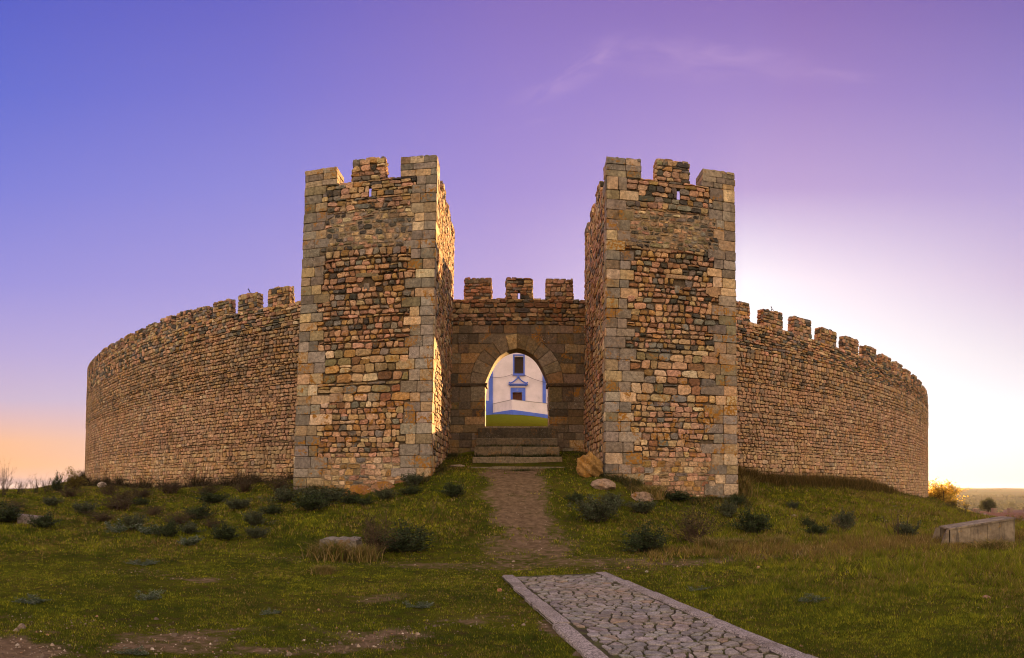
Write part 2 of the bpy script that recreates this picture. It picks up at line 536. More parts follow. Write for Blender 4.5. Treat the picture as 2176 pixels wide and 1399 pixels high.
def rough_block(name, parent, C8, rng, mat=None, ash=False, hole=None, pal=RUBTOP, label=None, skipbottom=True, top_only_depth=None):
    """merlon: a body with stones on its four sides and its top. C8: 8 corners bottom ccw 0..3, top 4..7"""
    mb = MB()
    C = [np.array(c, float) for c in C8]
    def shrink(p):
        cen = sum(C) / 8
        q = np.array(p, float)
        dv = q - cen
        s = np.array([np.sign(x) for x in dv])
        return q - dv / max(np.linalg.norm(dv), 1e-6) * 0.05
    if hole is None:
        mb.hexa([shrink(c) for c in C], (0.13, 0.09, 0.06, 0.3))
    else:
        # vertical slit through the block from its base, front (edge 0-1) to back (edge 3-2)
        s0, s1, ht = hole
        def bl(a, b, t): return a * (1 - t) + b * t
        S = [shrink(c) for c in C]
        def slab(t0, t1, k0, k1):
            b = [bl(S[0], S[1], t0), bl(S[0], S[1], t1), bl(S[3], S[2], t1), bl(S[3], S[2], t0)]
            tt = [bl(S[4], S[5], t0), bl(S[4], S[5], t1), bl(S[7], S[6], t1), bl(S[7], S[6], t0)]
            mb.hexa([bl(x, y, k0) for x, y in zip(b, tt)] + [bl(x, y, k1) for x, y in zip(b, tt)], (0.13, 0.09, 0.06, 0.3))
        slab(0, s0, 0, 1); slab(s1, 1, 0, 1); slab(s0, s1, ht, 1)
    faces = [(0, 1, 4, 5), (1, 2, 5, 6), (2, 3, 6, 7), (3, 0, 7, 4)]
    for fi, (a, b, c, d) in enumerate(faces):
        W = np.linalg.norm(C[b] - C[a]); H = np.linalg.norm(C[c] - C[a])
        P = planar(C[a], C[b], C[c], C[d], W, H)
        holes = ()
        if hole is not None and fi in (0, 2):
            s0, s1, ht = hole
            if fi == 2: s0, s1 = 1 - s1, 1 - s0
            holes = ((s0 * W + 0.01, -0.1, s1 * W - 0.01, ht * H),)
            # stones either side end at the slit
            Q = np.concatenate([courses(rng, 0, s0 * W, 0, ht * H, (0.12, 0.2), (0.16, 0.32), 0.012),
                                courses(rng, s1 * W, W, 0, ht * H, (0.12, 0.2), (0.16, 0.32), 0.012),
                                courses(rng, 0, W, ht * H, H, (0.12, 0.2), (0.2, 0.4), 0.012)])
        elif ash:
            Q = courses(rng, 0, W, 0, H, (0.19, 0.27), (0.35, 0.8), 0.004, 0.006, 0.004, thin=0)
        else:
            Q = courses(rng, 0, W, 0, H, (0.13, 0.24), (0.16, 0.42), 0.02)
        if ash:
            stones(mb, rng, Q, P, ash_cols(rng, len(Q)), (0.005, 0.02), (0.04, 0.1), 0.008, bev=0.012, dome=0.1, alpha=0.9, smooth=False)
        else:
            stones(mb, rng, Q, P, pick(rng, len(Q), pal), (0.01, 0.06), alpha=0.5)
    # top
    W = np.linalg.norm(C[5] - C[4]); H = np.linalg.norm(C[7] - C[4])
    P = planar(C[4], C[5], C[7], C[6], W, H)
    Q = courses(rng, -0.02, W + 0.02, -0.02, H + 0.02, (0.16, 0.26), (0.16, 0.36), 0.02)
    stones(mb, rng, Q, P, (ash_cols(rng, len(Q)) if ash else pick(rng, len(Q), pal) * 0.8), (0.0, 0.03) if ash else (0.0, 0.075), alpha=0.7, back=-0.08)
    o = mb.build(name, mat or M_RUBBLE, parent)
    if label: o['label'] = label
    return o


# ------------------------------------------------------------------ towers
Z_CREN, Z_TOP, Z_PLAT, Z_B = E_(11.68), E_(12.42), E_(10.7), E_(-2.2)
YF, YB = 24.0, 31.2


def tower(name, label, xl_t, xr_t, xl_b, xr_b, merlons, inner, seed, slit_px, slit_py, niche_px, merl_z):
    """front face at YF; inner='R' when the passage is on its right side"""
    rng = np.random.default_rng(seed)
    t = thing(name, label, 'tower', ((xl_b + xr_b) / 2, (YF + YB) / 2, E_(-0.2)), 'towers flanking the castle gate')
    ybf = YF - 0.12
    H = Z_CREN - Z_B
    fz = lambda z: (z - Z_B) / H
    def cx(l, z): return l[0] + (l[1] - l[0]) * fz(z)
    L = (xl_b, xl_t); R_ = (xr_b, xr_t); Yf = (ybf, YF)
    def corner(side, back, z, off=0.0):
        x = cx(L if side == 0 else R_, z); y = YB if back else cx(Yf, z)
        return (x + (off if side == 0 else -off), y + (-off if back else off), z)
    # body
    mb = MB()
    def body(z0, z1, col=(0.12, 0.085, 0.055, 0.25)):
        o = 0.05
        mb.hexa([corner(0, 0, z0, o), corner(1, 0, z0, o), corner(1, 1, z0, o), corner(0, 1, z0, o),
                 corner(0, 0, z1, o), corner(1, 0, z1, o), corner(1, 1, z1, o), corner(0, 1, z1, o)], col)
    body(Z_B, Z_PLAT)
    # parapet walls, with the arrow slit through the front one
    th = 0.5
    x0, x1 = cx(L, Z_CREN) + 0.05, cx(R_, Z_CREN) - 0.05
    y0, y1 = YF + 0.05, YB - 0.05
    bc = (0.12, 0.085, 0.055, 0.25)
    sx = XY(slit_px, YF); sw = 0.058
    rs = math.hypot(sx, YF)
    sz0, sz1 = ZR(slit_py[1], rs), ZR(slit_py[0], rs)
    sp_ = .26
    def pc(xa, xb, xc_, xd, za, zb_, ya, yb_):
        mb.hexa([(xa, ya, za), (xb, ya, za), (xc_, yb_, za), (xd, yb_, za), (xa, ya, zb_), (xb, ya, zb_), (xc_, yb_, zb_), (xd, yb_, zb_)], bc)
    pc(x0, sx - sw, sx - sw - sp_, x0, Z_PLAT - .01, Z_CREN - .04, y0, y0 + th)
    pc(sx + sw, x1, x1, sx + sw + sp_, Z_PLAT - .01, Z_CREN - .04, y0, y0 + th)
    pc(sx - sw, sx + sw, sx + sw + sp_ - .01, sx - sw - sp_ + .01, Z_PLAT - .01, sz0, y0 + .003, y0 + th - .003)
    mb.box(sx - sw, y0 + .003, sz1, sx + sw, y0 + .12, Z_CREN - .05, bc)
    mb.box(x0, y0 + th, Z_PLAT - .01, x0 + th, y1, Z_CREN - .04, bc)
    mb.box(x1 - th, y0 + th, Z_PLAT - .01, x1, y1, Z_CREN - .04, bc)
    mb.box(x0 + th, y1 - th, Z_PLAT - .01, x1 - th, y1, Z_CREN - .04, bc)
    mb.build('tower_core', M_MORTAR, t)
    # quoins -----------------------------------------------------------
    qh = []
    z = 0.0
    while z < H:
        hh = rng.uniform(0.31, 0.40) if z > H * 0.55 else rng.uniform(0.33, 0.47)
        if z + hh > H - 0.2: hh = H - z
        qh.append((z, z + hh)); z += hh
    ql = [(0.95 if i % 2 else 1.2) * rng.uniform(0.85, 1.22) * (1.0 if z0 < H * .5 else .85) for i, (z0, z1) in enumerate(qh)]
    qr = [(1.15 if i % 2 else 0.9) * rng.uniform(0.85, 1.22) * (1.05 if z0 < H * .5 else .9) for i, (z0, z1) in enumerate(qh)]
    qs = [(0.8 if i % 2 else 0.45) * rng.uniform(0.9, 1.15) for i in range(len(qh))]
    def at(arr, v):
        for (a, b), w in zip(qh, arr):
            if a <= v <= b: return w
        return arr[-1]
    faces = []
    # front
    Wf = (xr_b - xl_b + xr_t - xl_t) / 2
    Pf = planar(corner(0, 0, Z_B), corner(1, 0, Z_B), corner(0, 0, Z_CREN), corner(1, 0, Z_CREN), Wf, H)
    mqs = (MB(), MB())
    def quoins(P, W, left, right, want, mq):
        Qs = []
        for i, (a, b) in enumerate(qh):
            g = 0.006
            for arr, side in ((left, 0), (right, 1)):
                if arr is None or side != want: continue
                w = arr[i]
                n = 2 if w > 0.75 else 1
                sp = rng.uniform(0.35, 0.5) if (i % 2) == side else rng.uniform(0.5, 0.62)
                cuts = [0, w * sp, w] if n == 2 else [0, w]
                for c0, c1 in zip(cuts[:-1], cuts[1:]):
                    u0, u1 = (c0, c1) if side == 0 else (W - c1, W - c0)
                    j = rng.uniform(-0.012, 0.012, 4)
                    Qs.append([(u0 + g, a + g + j[0] * .4), (u1 - g, a + g + j[1] * .4), (u1 - g + j[2], b - g), (u0 + g + j[3] * .3, b - g)])
        Q = np.array(Qs)
        vm_ = Q[:, :, 1].mean(1)
        a_ = rng.uniform(0.2, 1.3, len(Q)) + np.clip(1.1 - np.abs(vm_ - 4.5) / 4.0, 0, 1) * rng.uniform(.0, 1.1, len(Q))
        c_ = ash_cols(rng, len(Q))
        stones(mq, rng, Q, P, c_, (0.012, 0.034), (0.03, 0.09), 0.006, bev=0.012, dome=0.12, alpha=a_, smooth=False)
    quoins(Pf, Wf, ql, qr, 0, mqs[0]); quoins(Pf, Wf, ql, qr, 1, mqs[1])
    fx0 = cx(L, Z_CREN)
    nx = XY(niche_px[0], YF) ; nz = ZR(niche_px[1], math.hypot(nx, YF))
    ucen = lambda x: (x - cx(L, nz)) / (cx(R_, nz) - cx(L, nz)) * Wf
    nu, nv = ucen(nx), nz - Z_B
    niche = (nu - 0.12, nv - 0.10, nu + 0.12, nv + 0.12)
    su = (sx - fx0) / (cx(R_, Z_CREN) - fx0) * Wf
    slit = (su - sw + .01, sz0 - Z_B, su + sw - .01, sz1 - Z_B)
    mr = MB()
    lf = lambda v: at(ql, v) + 0.0
    rf = lambda v: Wf - at(qr, v)
    zz = 0.0
    for (v0, v1, pal, dp, hh, ww, gp) in (
            (0, 3.4, {'pink': 5, 'tan': 5, 'ochre': 2, 'grey': 1, 'pale': 1.5, 'rust': .5}, (0.0, 0.032), (0.15, 0.25), (0.18, 0.38), 0.011),
            (3.4, 5.5, {'pink': 5, 'tan': 4, 'ochre': 2.2, 'grey': 1.5, 'pale': 1.0, 'rust': 1}, (0.01, 0.045), (0.16, 0.25), (0.18, 0.35), 0.012),
            (5.5, 7.5, {'pink': 1.5, 'tan': 4, 'ochre': 2.2, 'grey': 2, 'pale': 2.2, 'olive': 2, 'rust': 1}, (0.02, 0.06), (0.25, 0.38), (0.3, 0.62), 0.014),
            (7.5, 11.3, {'pink': 5, 'tan': 2.2, 'ochre': 2.2, 'grey': 1.6, 'dark': 1, 'rust': 1.8}, (0.01, 0.08), (0.16, 0.26), (0.17, 0.34), 0.019),
            (11.3, 12.8, {'pink': 3.5, 'tan': 3, 'grey': 2, 'dark': 2.4, 'pale': .6, 'olive': 1}, (0.0, 0.035), (0.14, 0.23), (0.15, 0.34), 0.022),
            (12.8, H, {'pink': 4, 'tan': 3, 'grey': 2, 'dark': 1.0, 'ochre': 1}, (0.005, 0.05), (0.14, 0.24), (0.18, 0.42), 0.01)):
        hol = (niche,) if v0 < nv < v1 else ()
        if v1 >= H:
            # rows clear of the slit, then pieces either side
            a0, a1 = slit[1] - 0.02, slit[3] + 0.02
            Q = np.concatenate([
                courses(rng, 0, Wf, v0, a0, hh, ww, lf=lf, rf=rf, gap=gp),
                courses(rng, 0, Wf, a0, a1, (0.15, 0.2), ww, lf=lf, rf=lambda v: slit[0], gap=gp, wav=0.01, skew=0.01),
                courses(rng, 0, Wf, a0, a1, (0.15, 0.2), ww, lf=lambda v: slit[2], rf=rf, gap=gp, wav=0.01, skew=0.01),
                courses(rng, 0, Wf, a1, v1, (0.10, 0.16), (0.3, 0.5), lf=lf, rf=rf, gap=gp, wav=0.01)])
        else:
            Q = courses(rng, 0, Wf, v0, v1, hh, ww, lf=lf, rf=rf, gap=gp, holes=hol, wav=0.04)
        n = len(Q)
        stones(mr, rng, Q, Pf, pick(rng, n, pal), dp, alpha=.45 + .9 * rng.random(n) * np.clip(1.1 - np.abs(Q[:, :, 1].mean(1) - 5.5) / 3.5, 0, 1))
    # flush lime mortar beds where the facing is fully pointed
    for (v0, v1, dd, cc) in ((0.0, 3.45, -0.012, (0.27, 0.20, 0.13, .3)), (11.25, 12.85, -0.004, (0.27, 0.20, 0.135, .3)), (12.8, slit[1] - .06, -0.016, (0.25, 0.18, 0.125, .3))):
        nu_, nv_ = 26, max(3, int((v1 - v0) / .16))
        U, Vv = np.meshgrid(np.linspace(0.3, Wf - 0.3, nu_), np.linspace(v0, v1, nv_))
        D_ = dd + rng.normal(0, .006, U.shape) + (-.02 if v0 < 1 else -.0) * (rng.random(U.shape) < .12)
        D_[0] = D_[-1] = -.05
        ff = [[j * nu_ + i, j * nu_ + i + 1, (j + 1) * nu_ + i + 1, (j + 1) * nu_ + i] for j in range(nv_ - 1) for i in range(nu_ - 1)]
        mr.add(Pf(U.ravel(), Vv.ravel(), D_.ravel()), [ff], cc, True)
    # inner and outer sides, back
    for side in (0, 1):
        if side == 1:
            B0, B1, T0, T1 = corner(1, 0, Z_B), corner(1, 1, Z_B), corner(1, 0, Z_CREN), corner(1, 1, Z_CREN)
        else:
            B0, B1, T0, T1 = corner(0, 1, Z_B), corner(0, 0, Z_B), corner(0, 1, Z_CREN), corner(0, 0, Z_CREN)
        W = YB - YF
        Pm = planar(B0, B1, T0, T1, W, H)
        if side == 1:
            quoins(Pm, W, qs, None, 0, mqs[1]); lf2 = lambda v: at(qs, v); rf2 = lambda v: W
        else:
            quoins(Pm, W, None, qs, 1, mqs[0]); lf2 = lambda v: 0; rf2 = lambda v: W - at(qs, v)
        Q = courses(rng, 0, W, 0, H, (0.16, 0.27), (0.2, 0.45), lf=lf2, rf=rf2, wav=0.04, gap=0.014)
        stones(mr, rng, Q, Pm, pick(rng, len(Q), RUB), (0.01, 0.05), alpha=0.35)
    Pk = planar(corner(1, 1, Z_B), corner(0, 1, Z_B), corner(1, 1, Z_CREN), corner(0, 1, Z_CREN), Wf, H)
    Q = courses(rng, 0, Wf, H - 4.5, H, (0.17, 0.28), (0.22, 0.5))
    stones(mr, rng, Q, Pk, pick(rng, len(Q), RUB), (0.01, 0.05), alpha=0.35)
    # rough top of the parapet
    for (ax0, ay0, ax1, ay1) in ((x0, y0, x1, y0 + th), (x0, y0 + th, x0 + th, y1), (x1 - th, y0 + th, x1, y1), (x0 + th, y1 - th, x1 - th, y1)):
        W, D = ax1 - ax0, ay1 - ay0
        Pt = planar((ax0, ay0, Z_CREN), (ax1, ay0, Z_CREN), (ax0, ay1, Z_CREN), (ax1, ay1, Z_CREN), W, D)
        Q = courses(rng, -0.04, W + 0.04, -0.04, D + 0.04, (0.16, 0.25), (0.16, 0.36), 0.02)
        stones(mr, rng, Q, Pt, pick(rng, len(Q), RUBTOP) * 0.9, (0.0, 0.06), alpha=0.5, back=-0.06)
    mr.build('rubble_facing', M_RUBBLE, t)
    for mq in mqs: mq.build('corner_stones', M_ASHLAR, t)
    # dressed stone under the putlog hole
    ml = MB()
    Qn = np.array([[(nu - 0.11, nv - 0.42), (nu + 0.13, nv - 0.42), (nu + 0.12, nv - 0.11), (nu - 0.10, nv - 0.11)],
                   [(nu - 0.45, nv + 0.13), (nu + 0.45, nv + 0.12), (nu + 0.44, nv + 0.28), (nu - 0.44, nv + 0.29)]])
    stones(ml, rng, Qn, Pf, ash_cols(rng, 2), (0.05, 0.07), (0.05, 0.12), 0.008, bev=0.012, dome=0.1, alpha=0.4)
    ml.build('putlog_stones', M_ASHLAR, t)
    # merlons on the front
    yb0 = YF
    for i, (a, b, zt) in enumerate(merlons):
        xa, xb = XY(a, YF), XY(b, YF)
        corner_m = i != 1
        dep = 0.92 if corner_m else 0.5
        if i == 0: xa = fx0
        if i == len(merlons) - 1: xb = cx(R_, Z_CREN)
        zt = Z_CREN + zt
        if corner_m:
            mo = MB()
            C = [(xa, yb0, Z_CREN), (xb, yb0, Z_CREN), (xb, yb0 + dep, Z_CREN), (xa, yb0 + dep, Z_CREN),
                 (xa, yb0, zt), (xb, yb0, zt), (xb, yb0 + dep, zt), (xa, yb0 + dep, zt)]
            rough_block('merlon', t, C, rng, M_ASHLAR, ash=True)
        else:
            C = [(xa, yb0, Z_CREN), (xb, yb0, Z_CREN), (xb, yb0 + dep, Z_CREN), (xa, yb0 + dep, Z_CREN),
                 (xa + .02, yb0, zt), (xb - .02, yb0, zt), (xb - .02, yb0 + dep, zt), (xa + .02, yb0 + dep, zt)]
            rough_block('merlon', t, C, rng)
    # side and back merlons
    for ya, yb in ((26.0, 27.15), (28.05, 29.2), (30.05, YB)):
        for side in (0, 1):
            xo = fx0 if side == 0 else cx(R_, Z_CREN)
            xi = xo + (th if side == 0 else -th)
            xa, xb = min(xo, xi), max(xo, xi)
            zt = Z_CREN + merl_z * rng.uniform(0.92, 1.0)
            rough_block('merlon', t, [(xa, ya, Z_CREN), (xb, ya, Z_CREN), (xb, yb, Z_CREN), (xa, yb, Z_CREN),
                                      (xa, ya, zt), (xb, ya, zt), (xb, yb, zt), (xa, yb, zt)], rng)
    xc = (x0 + x1) / 2
    rough_block('merlon', t, [(xc - .6, YB - .5, Z_CREN), (xc + .6, YB - .5, Z_CREN), (xc + .6, YB, Z_CREN), (xc - .6, YB, Z_CREN),
                              (xc - .6, YB - .5, Z_CREN + .7), (xc + .6, YB - .5, Z_CREN + .7), (xc + .6, YB, Z_CREN + .7), (xc - .6, YB, Z_CREN + .7)], rng)
    return t


TL = tower('gate_tower', 'tall square battlemented stone tower left of the gate arch, its passage side lit by sun',
           -7.88, -2.79, -8.45, -3.06, [(649, 716, .66), (749, 819, .80), (852, 928, .74)], 'R', 11, 787, (396, 417), (780, 597), 0.74)
TR = tower('gate_tower', 'tall square battlemented stone tower right of the gate arch, against the bright sky',
           3.53, 8.54, 3.42, 8.66, [(1290, 1361, .72), (1394, 1465, .80), (1493, 1561, .68)], 'L', 23, 1442, (402, 423), (1438, 602), 0.74)

# ------------------------------------------------------------------ gate wall with the pointed arch
GX0, GX1, GY0, GY1 = -3.2, 3.6, 31.0, 31.95
ACX, AHW = 0.235, 1.52
Z_SP = ZR(817, 31.0); A_RISE = 1.70
Z_GC = ZR(636, 31.0); Z_GM = ZR(592, 31.0); Z_RB = ZR(691, 31.0)
Z_TH = ZR(906, 31.0)
ac = (A_RISE ** 2 - AHW ** 2) / (2 * AHW); AR = AHW + ac
def arch_pt(t, ring=0.0):
    """t in -1..1 from left springing over the apex to the right springing"""
    r = AR + ring
    s = abs(t)
    th_max = math.acos(max(-1, min(1, (ac) / r)))
    th = (1 - s) * th_max
    x = -ac + r * math.cos(th); z = r * math.sin(th)
    if ring == 0.0: x *= 1 - 0.10 * math.sin(math.pi * min(1, z / A_RISE)) ** 1.0
    return (ACX + (x if t > 0 else -x), Z_SP + z)


def gatehouse():
    rng = np.random.default_rng(5)
    t = thing('gate_wall', 'dark weathered stone wall, recess shade in its colour, with pointed gate arch and three merlons between the two towers', 'gate wall', (ACX, GY0, Z_TH))
    zb = E_(0.6)
    mb = MB()
    bc = (0.17, 0.13, 0.085, 0.4)
    y0, y1 = GY0 + 0.04, GY1
    # outline of the opening in x, with z of the underside
    xs = [(ACX - AHW, None)]
    pts = [arch_pt(t_) for t_ in np.linspace(-1, 1, 41)]
    mb.box(GX0, y0, zb, ACX - AHW, y1, Z_GC - .04, bc)
    mb.box(ACX + AHW, y0, zb, GX1, y1, Z_GC - .04, bc)
    top = Z_GC - .04
    for (xa, za), (xb, zb_) in zip(pts[:-1], pts[1:]):
        mb.add([(xa, y0, za), (xb, y0, zb_), (xb, y0, top), (xa, y0, top),
                (xa, y1, za), (xb, y1, zb_), (xb, y1, top), (xa, y1, top)],
               [[[0, 1, 2, 3], [7, 6, 5, 4], [4, 5, 1, 0], [3, 2, 6, 7]]], bc)
    mb.build('wall_core', M_MORTAR, t)
    # parapet facing + ashlar
    ma = MB(); mr = MB()
    W = GX1 - GX0
    P = planar((GX0, GY0, 0), (GX1, GY0, 0), (GX0, GY0, 10), (GX1, GY0, 10), W, 10.0)
    def Pg(u, v, d): return P(u, v, d)
    def outer_x(z, ring, sgn):
        if z <= Z_SP: return ACX + sgn * AHW
        r = AR + ring; dz = z - Z_SP
        if dz >= r * math.sin(math.acos(ac / r)): return None
        return ACX + sgn * (-ac + math.sqrt(r * r - dz * dz))
    RG = 0.72
    zs = [E_(0.7)]
    while zs[-1] < Z_SP - 0.5: zs.append(zs[-1] + rng.uniform(0.34, 0.46))
    zs[-1] = Z_SP - 0.09
    zs2 = [Z_SP + 0.06]
    while zs2[-1] < Z_RB - 0.5: zs2.append(zs2[-1] + rng.uniform(0.38, 0.48))
    ZA = Z_SP + math.sqrt((AR + RG) ** 2 - ac ** 2) + 0.015
    zs2 = [Z_SP + 0.06 + (ZA - Z_SP - 0.06) * k / 5 + (rng.uniform(-.03, .03) if 0 < k < 5 else 0) for k in range(6)] + [Z_RB]
    Q = []
    for arr in (zs, zs2):
        for a, b in zip(arr[:-1], arr[1:]):
            ring = RG if arr is zs2 else 0.0
            for sgn in (-1, 1):
                ea, eb = outer_x(a, ring, sgn), outer_x(b, ring, sgn)
                if a < Z_SP: ea = eb = ACX + sgn * AHW
                full = ea is None and eb is None
                if ea is None: ea = ACX
                if eb is None: eb = ACX
                if sgn < 0: s0, s1a, s1b = GX0, ea, eb
                else: s0, s1a, s1b = GX1, ea, eb
                # blocks from the outer end towards the arch
                n = max(1, round(abs((s1a + s1b) / 2 - s0) / rng.uniform(0.62, 0.85)))
                cuts = [k / n + (rng.uniform(-.12, .12) / n if 0 < k < n else 0) for k in range(n + 1)]
                for k in range(n):
                    xa0, xa1 = s0 + (s1a - s0) * cuts[k], s0 + (s1a - s0) * cuts[k + 1]
                    xb0, xb1 = (xa0, s0 + (s1b - s0) * cuts[k + 1])
                    if k < n - 1: xb1 = xa1
                    if k == n - 1 and sgn * (xa0 - s1b) < 0.02 and False: continue
                    q = [(xa0, a), (xa1, a), (xb1, b), (xb0, b)]
                    if sgn > 0: q = [q[1], q[0], q[3], q[2]]
                    g = 0.007
                    q = [(q[0][0] - GX0 + g, q[0][1] + g), (q[1][0] - GX0 - g, q[1][1] + g), (q[2][0] - GX0 - g, q[2][1] - g), (q[3][0] - GX0 + g, q[3][1] - g)]
                    if q[1][0] - q[0][0] < 0.05 and q[2][0] - q[3][0] < 0.05: continue
                    if q[2][0] < q[3][0] + .02: q[2] = (q[3][0] + .02, q[2][1])
                    if q[1][0] < q[0][0] + .02: q[1] = (q[0][0] + .02, q[1][1])
                    Q.append(q)
    Q = np.array(Q)
    cc = ash_cols(rng, len(Q)) * rng.uniform(0.48, .88, (len(Q), 1)) * np.array([[1, .90, .76]])  # weathered stone, darkened further to put the recess shade into its colour
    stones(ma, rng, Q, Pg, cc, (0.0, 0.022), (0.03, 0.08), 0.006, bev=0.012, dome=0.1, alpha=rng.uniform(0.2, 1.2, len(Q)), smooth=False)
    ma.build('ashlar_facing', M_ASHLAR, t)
    # voussoirs
    mv = MB()
    nv = 6
    Qv = []
    for sgn in (-1, 1):
        ed = [1.0] + [1 - (k + rng.uniform(-.12, .12)) / nv for k in range(1, nv)] + [0.0]
        for k in range(nv):
            a, b = sgn * ed[k], sgn * ed[k + 1]
            if ed[k + 1] == 0: b = sgn * 1e-4
            i0, i1 = arch_pt(a), arch_pt(b); o0, o1 = arch_pt(a, RG), arch_pt(b, RG)
            # split in two for curvature
            q = [i0, i1, o1, o0] if sgn > 0 else [i0, o0, o1, i1]
            q = [(x - GX0, z) for x, z in q]
            Qv.append(q)
    Qv = np.array(Qv)
    cv = Qv.mean(1, keepdims=True)
    Qv = cv + (Qv - cv) * 0.985
    # make orientation consistent (counter clockwise)
    for i in range(len(Qv)):
        q = Qv[i]
        ar = sum(q[k][0] * q[(k + 1) % 4][1] - q[(k + 1) % 4][0] * q[k][1] for k in range(4))
        if ar < 0: Qv[i] = q[::-1]
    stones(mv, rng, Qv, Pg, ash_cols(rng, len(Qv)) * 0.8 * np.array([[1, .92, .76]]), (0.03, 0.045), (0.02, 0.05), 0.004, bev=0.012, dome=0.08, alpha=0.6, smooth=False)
    mv.build('arch_ring', M_ASHLAR, t)
    # imposts
    for s in (-1, 1):
        mi = MB()
        xa = ACX + s * (AHW - 0.10); xe = GX0 if s < 0 else GX1
        a, b = min(xa, xe), max(xa, xe)
        mi.box(a, GY0 - 0.11, Z_SP - 0.02, b, GY0 + 0.3, Z_SP + 0.055, (0.10, 0.07, 0.045, .5))
        mi.box(a + (.04 if s > 0 else 0), GY0 - 0.06, Z_SP - 0.09, b - (.04 if s < 0 else 0), GY0 + 0.3, Z_SP - 0.0202, (0.09, 0.063, 0.04, .5))
        # returns through the passage
        xj = ACX + s * AHW
        mi.box(min(xj, xj - s * 0.10), GY0 + 0.3, Z_SP - 0.09, max(xj, xj - s * 0.10), GY1 - 0.05, Z_SP + 0.055, (0.2, 0.15, 0.1, .5))
        mi.build('impost', M_ASHLAR, t)
    # jamb stones inside the passage
    mj = MB()
    for s in (-1, 1):
        xj = ACX + s * AHW
        D = GY1 - GY0
        if s < 0: Pj = planar((xj, GY0, Z_TH), (xj, GY1, Z_TH), (xj, GY0, Z_SP), (xj, GY1, Z_SP), D, Z_SP - Z_TH)
        else: Pj = planar((xj, GY1, Z_TH), (xj, GY0, Z_TH), (xj, GY1, Z_SP), (xj, GY0, Z_SP), D, Z_SP - Z_TH)
        Qj = courses(rng, 0.02, D - 0.02, 0, Z_SP - Z_TH - 0.1, (0.34, 0.44), (0.5, 0.9), 0.0, 0.007, 0.0, thin=0)
        stones(mj, rng, Qj, Pj, ash_cols(rng, len(Qj)) * 1.15, (0.0, 0.012), (0.03, 0.07), 0.005, bev=0.012, dome=0.1, alpha=0.3, smooth=False)
    mj.build('jamb_stones', M_ASHLAR, t)
    # rubble band on top and the rear face
    Q = courses(rng, 0, W, Z_RB, Z_GC, (0.17, 0.28), (0.2, 0.48), gap=0.016)
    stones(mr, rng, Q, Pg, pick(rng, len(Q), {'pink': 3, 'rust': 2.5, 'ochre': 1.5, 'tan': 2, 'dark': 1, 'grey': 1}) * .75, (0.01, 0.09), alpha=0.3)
    D = GY1 - GY0
    Pt = planar((GX0, GY0, Z_GC), (GX1, GY0, Z_GC), (GX0, GY1, Z_GC), (GX1, GY1, Z_GC), W, D)
    Q = courses(rng, 0, W, -0.03, D, (0.18, 0.28), (0.2, 0.4), 0.02)
    stones(mr, rng, Q, Pt, pick(rng, len(Q), RUBTOP), (0.0, 0.05), alpha=0.4)
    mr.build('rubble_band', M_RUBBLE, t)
    for i, (a, b) in enumerate(((988, 1043.5), (1076, 1131), (1161, 1217))):
        xa, xb = XY(a, GY0), XY(b, GY0)
        zt = Z_GM + (0.02, 0.0, -0.03)[i]
        C = [(xa, GY0, Z_GC), (xb, GY0, Z_GC), (xb, GY0 + .5, Z_GC), (xa, GY0 + .5, Z_GC), (xa, GY0, zt), (xb, GY0, zt), (xb, GY0 + .5, zt), (xa, GY0 + .5, zt)]
        rough_block('merlon', t, C, rng, hole=(0.44, 0.535, 0.42) if i == 1 else None, pal={'pink': 3, 'rust': 2, 'tan': 2, 'grey': 1.5, 'dark': 1},
                    label='middle merlon pierced by a narrow arrow slit' if i == 1 else None)
    return t


gatehouse()

# ------------------------------------------------------------------ curtain walls
def ring_P(rad, ztop_ref, batter):
    def P(u, v, d):
        ph = u / CR
        r = rad + d + (ztop_ref - v) * batter
        return np.stack([CX + r * np.sin(ph), CY - r * np.cos(ph), v], axis=1)
    return P


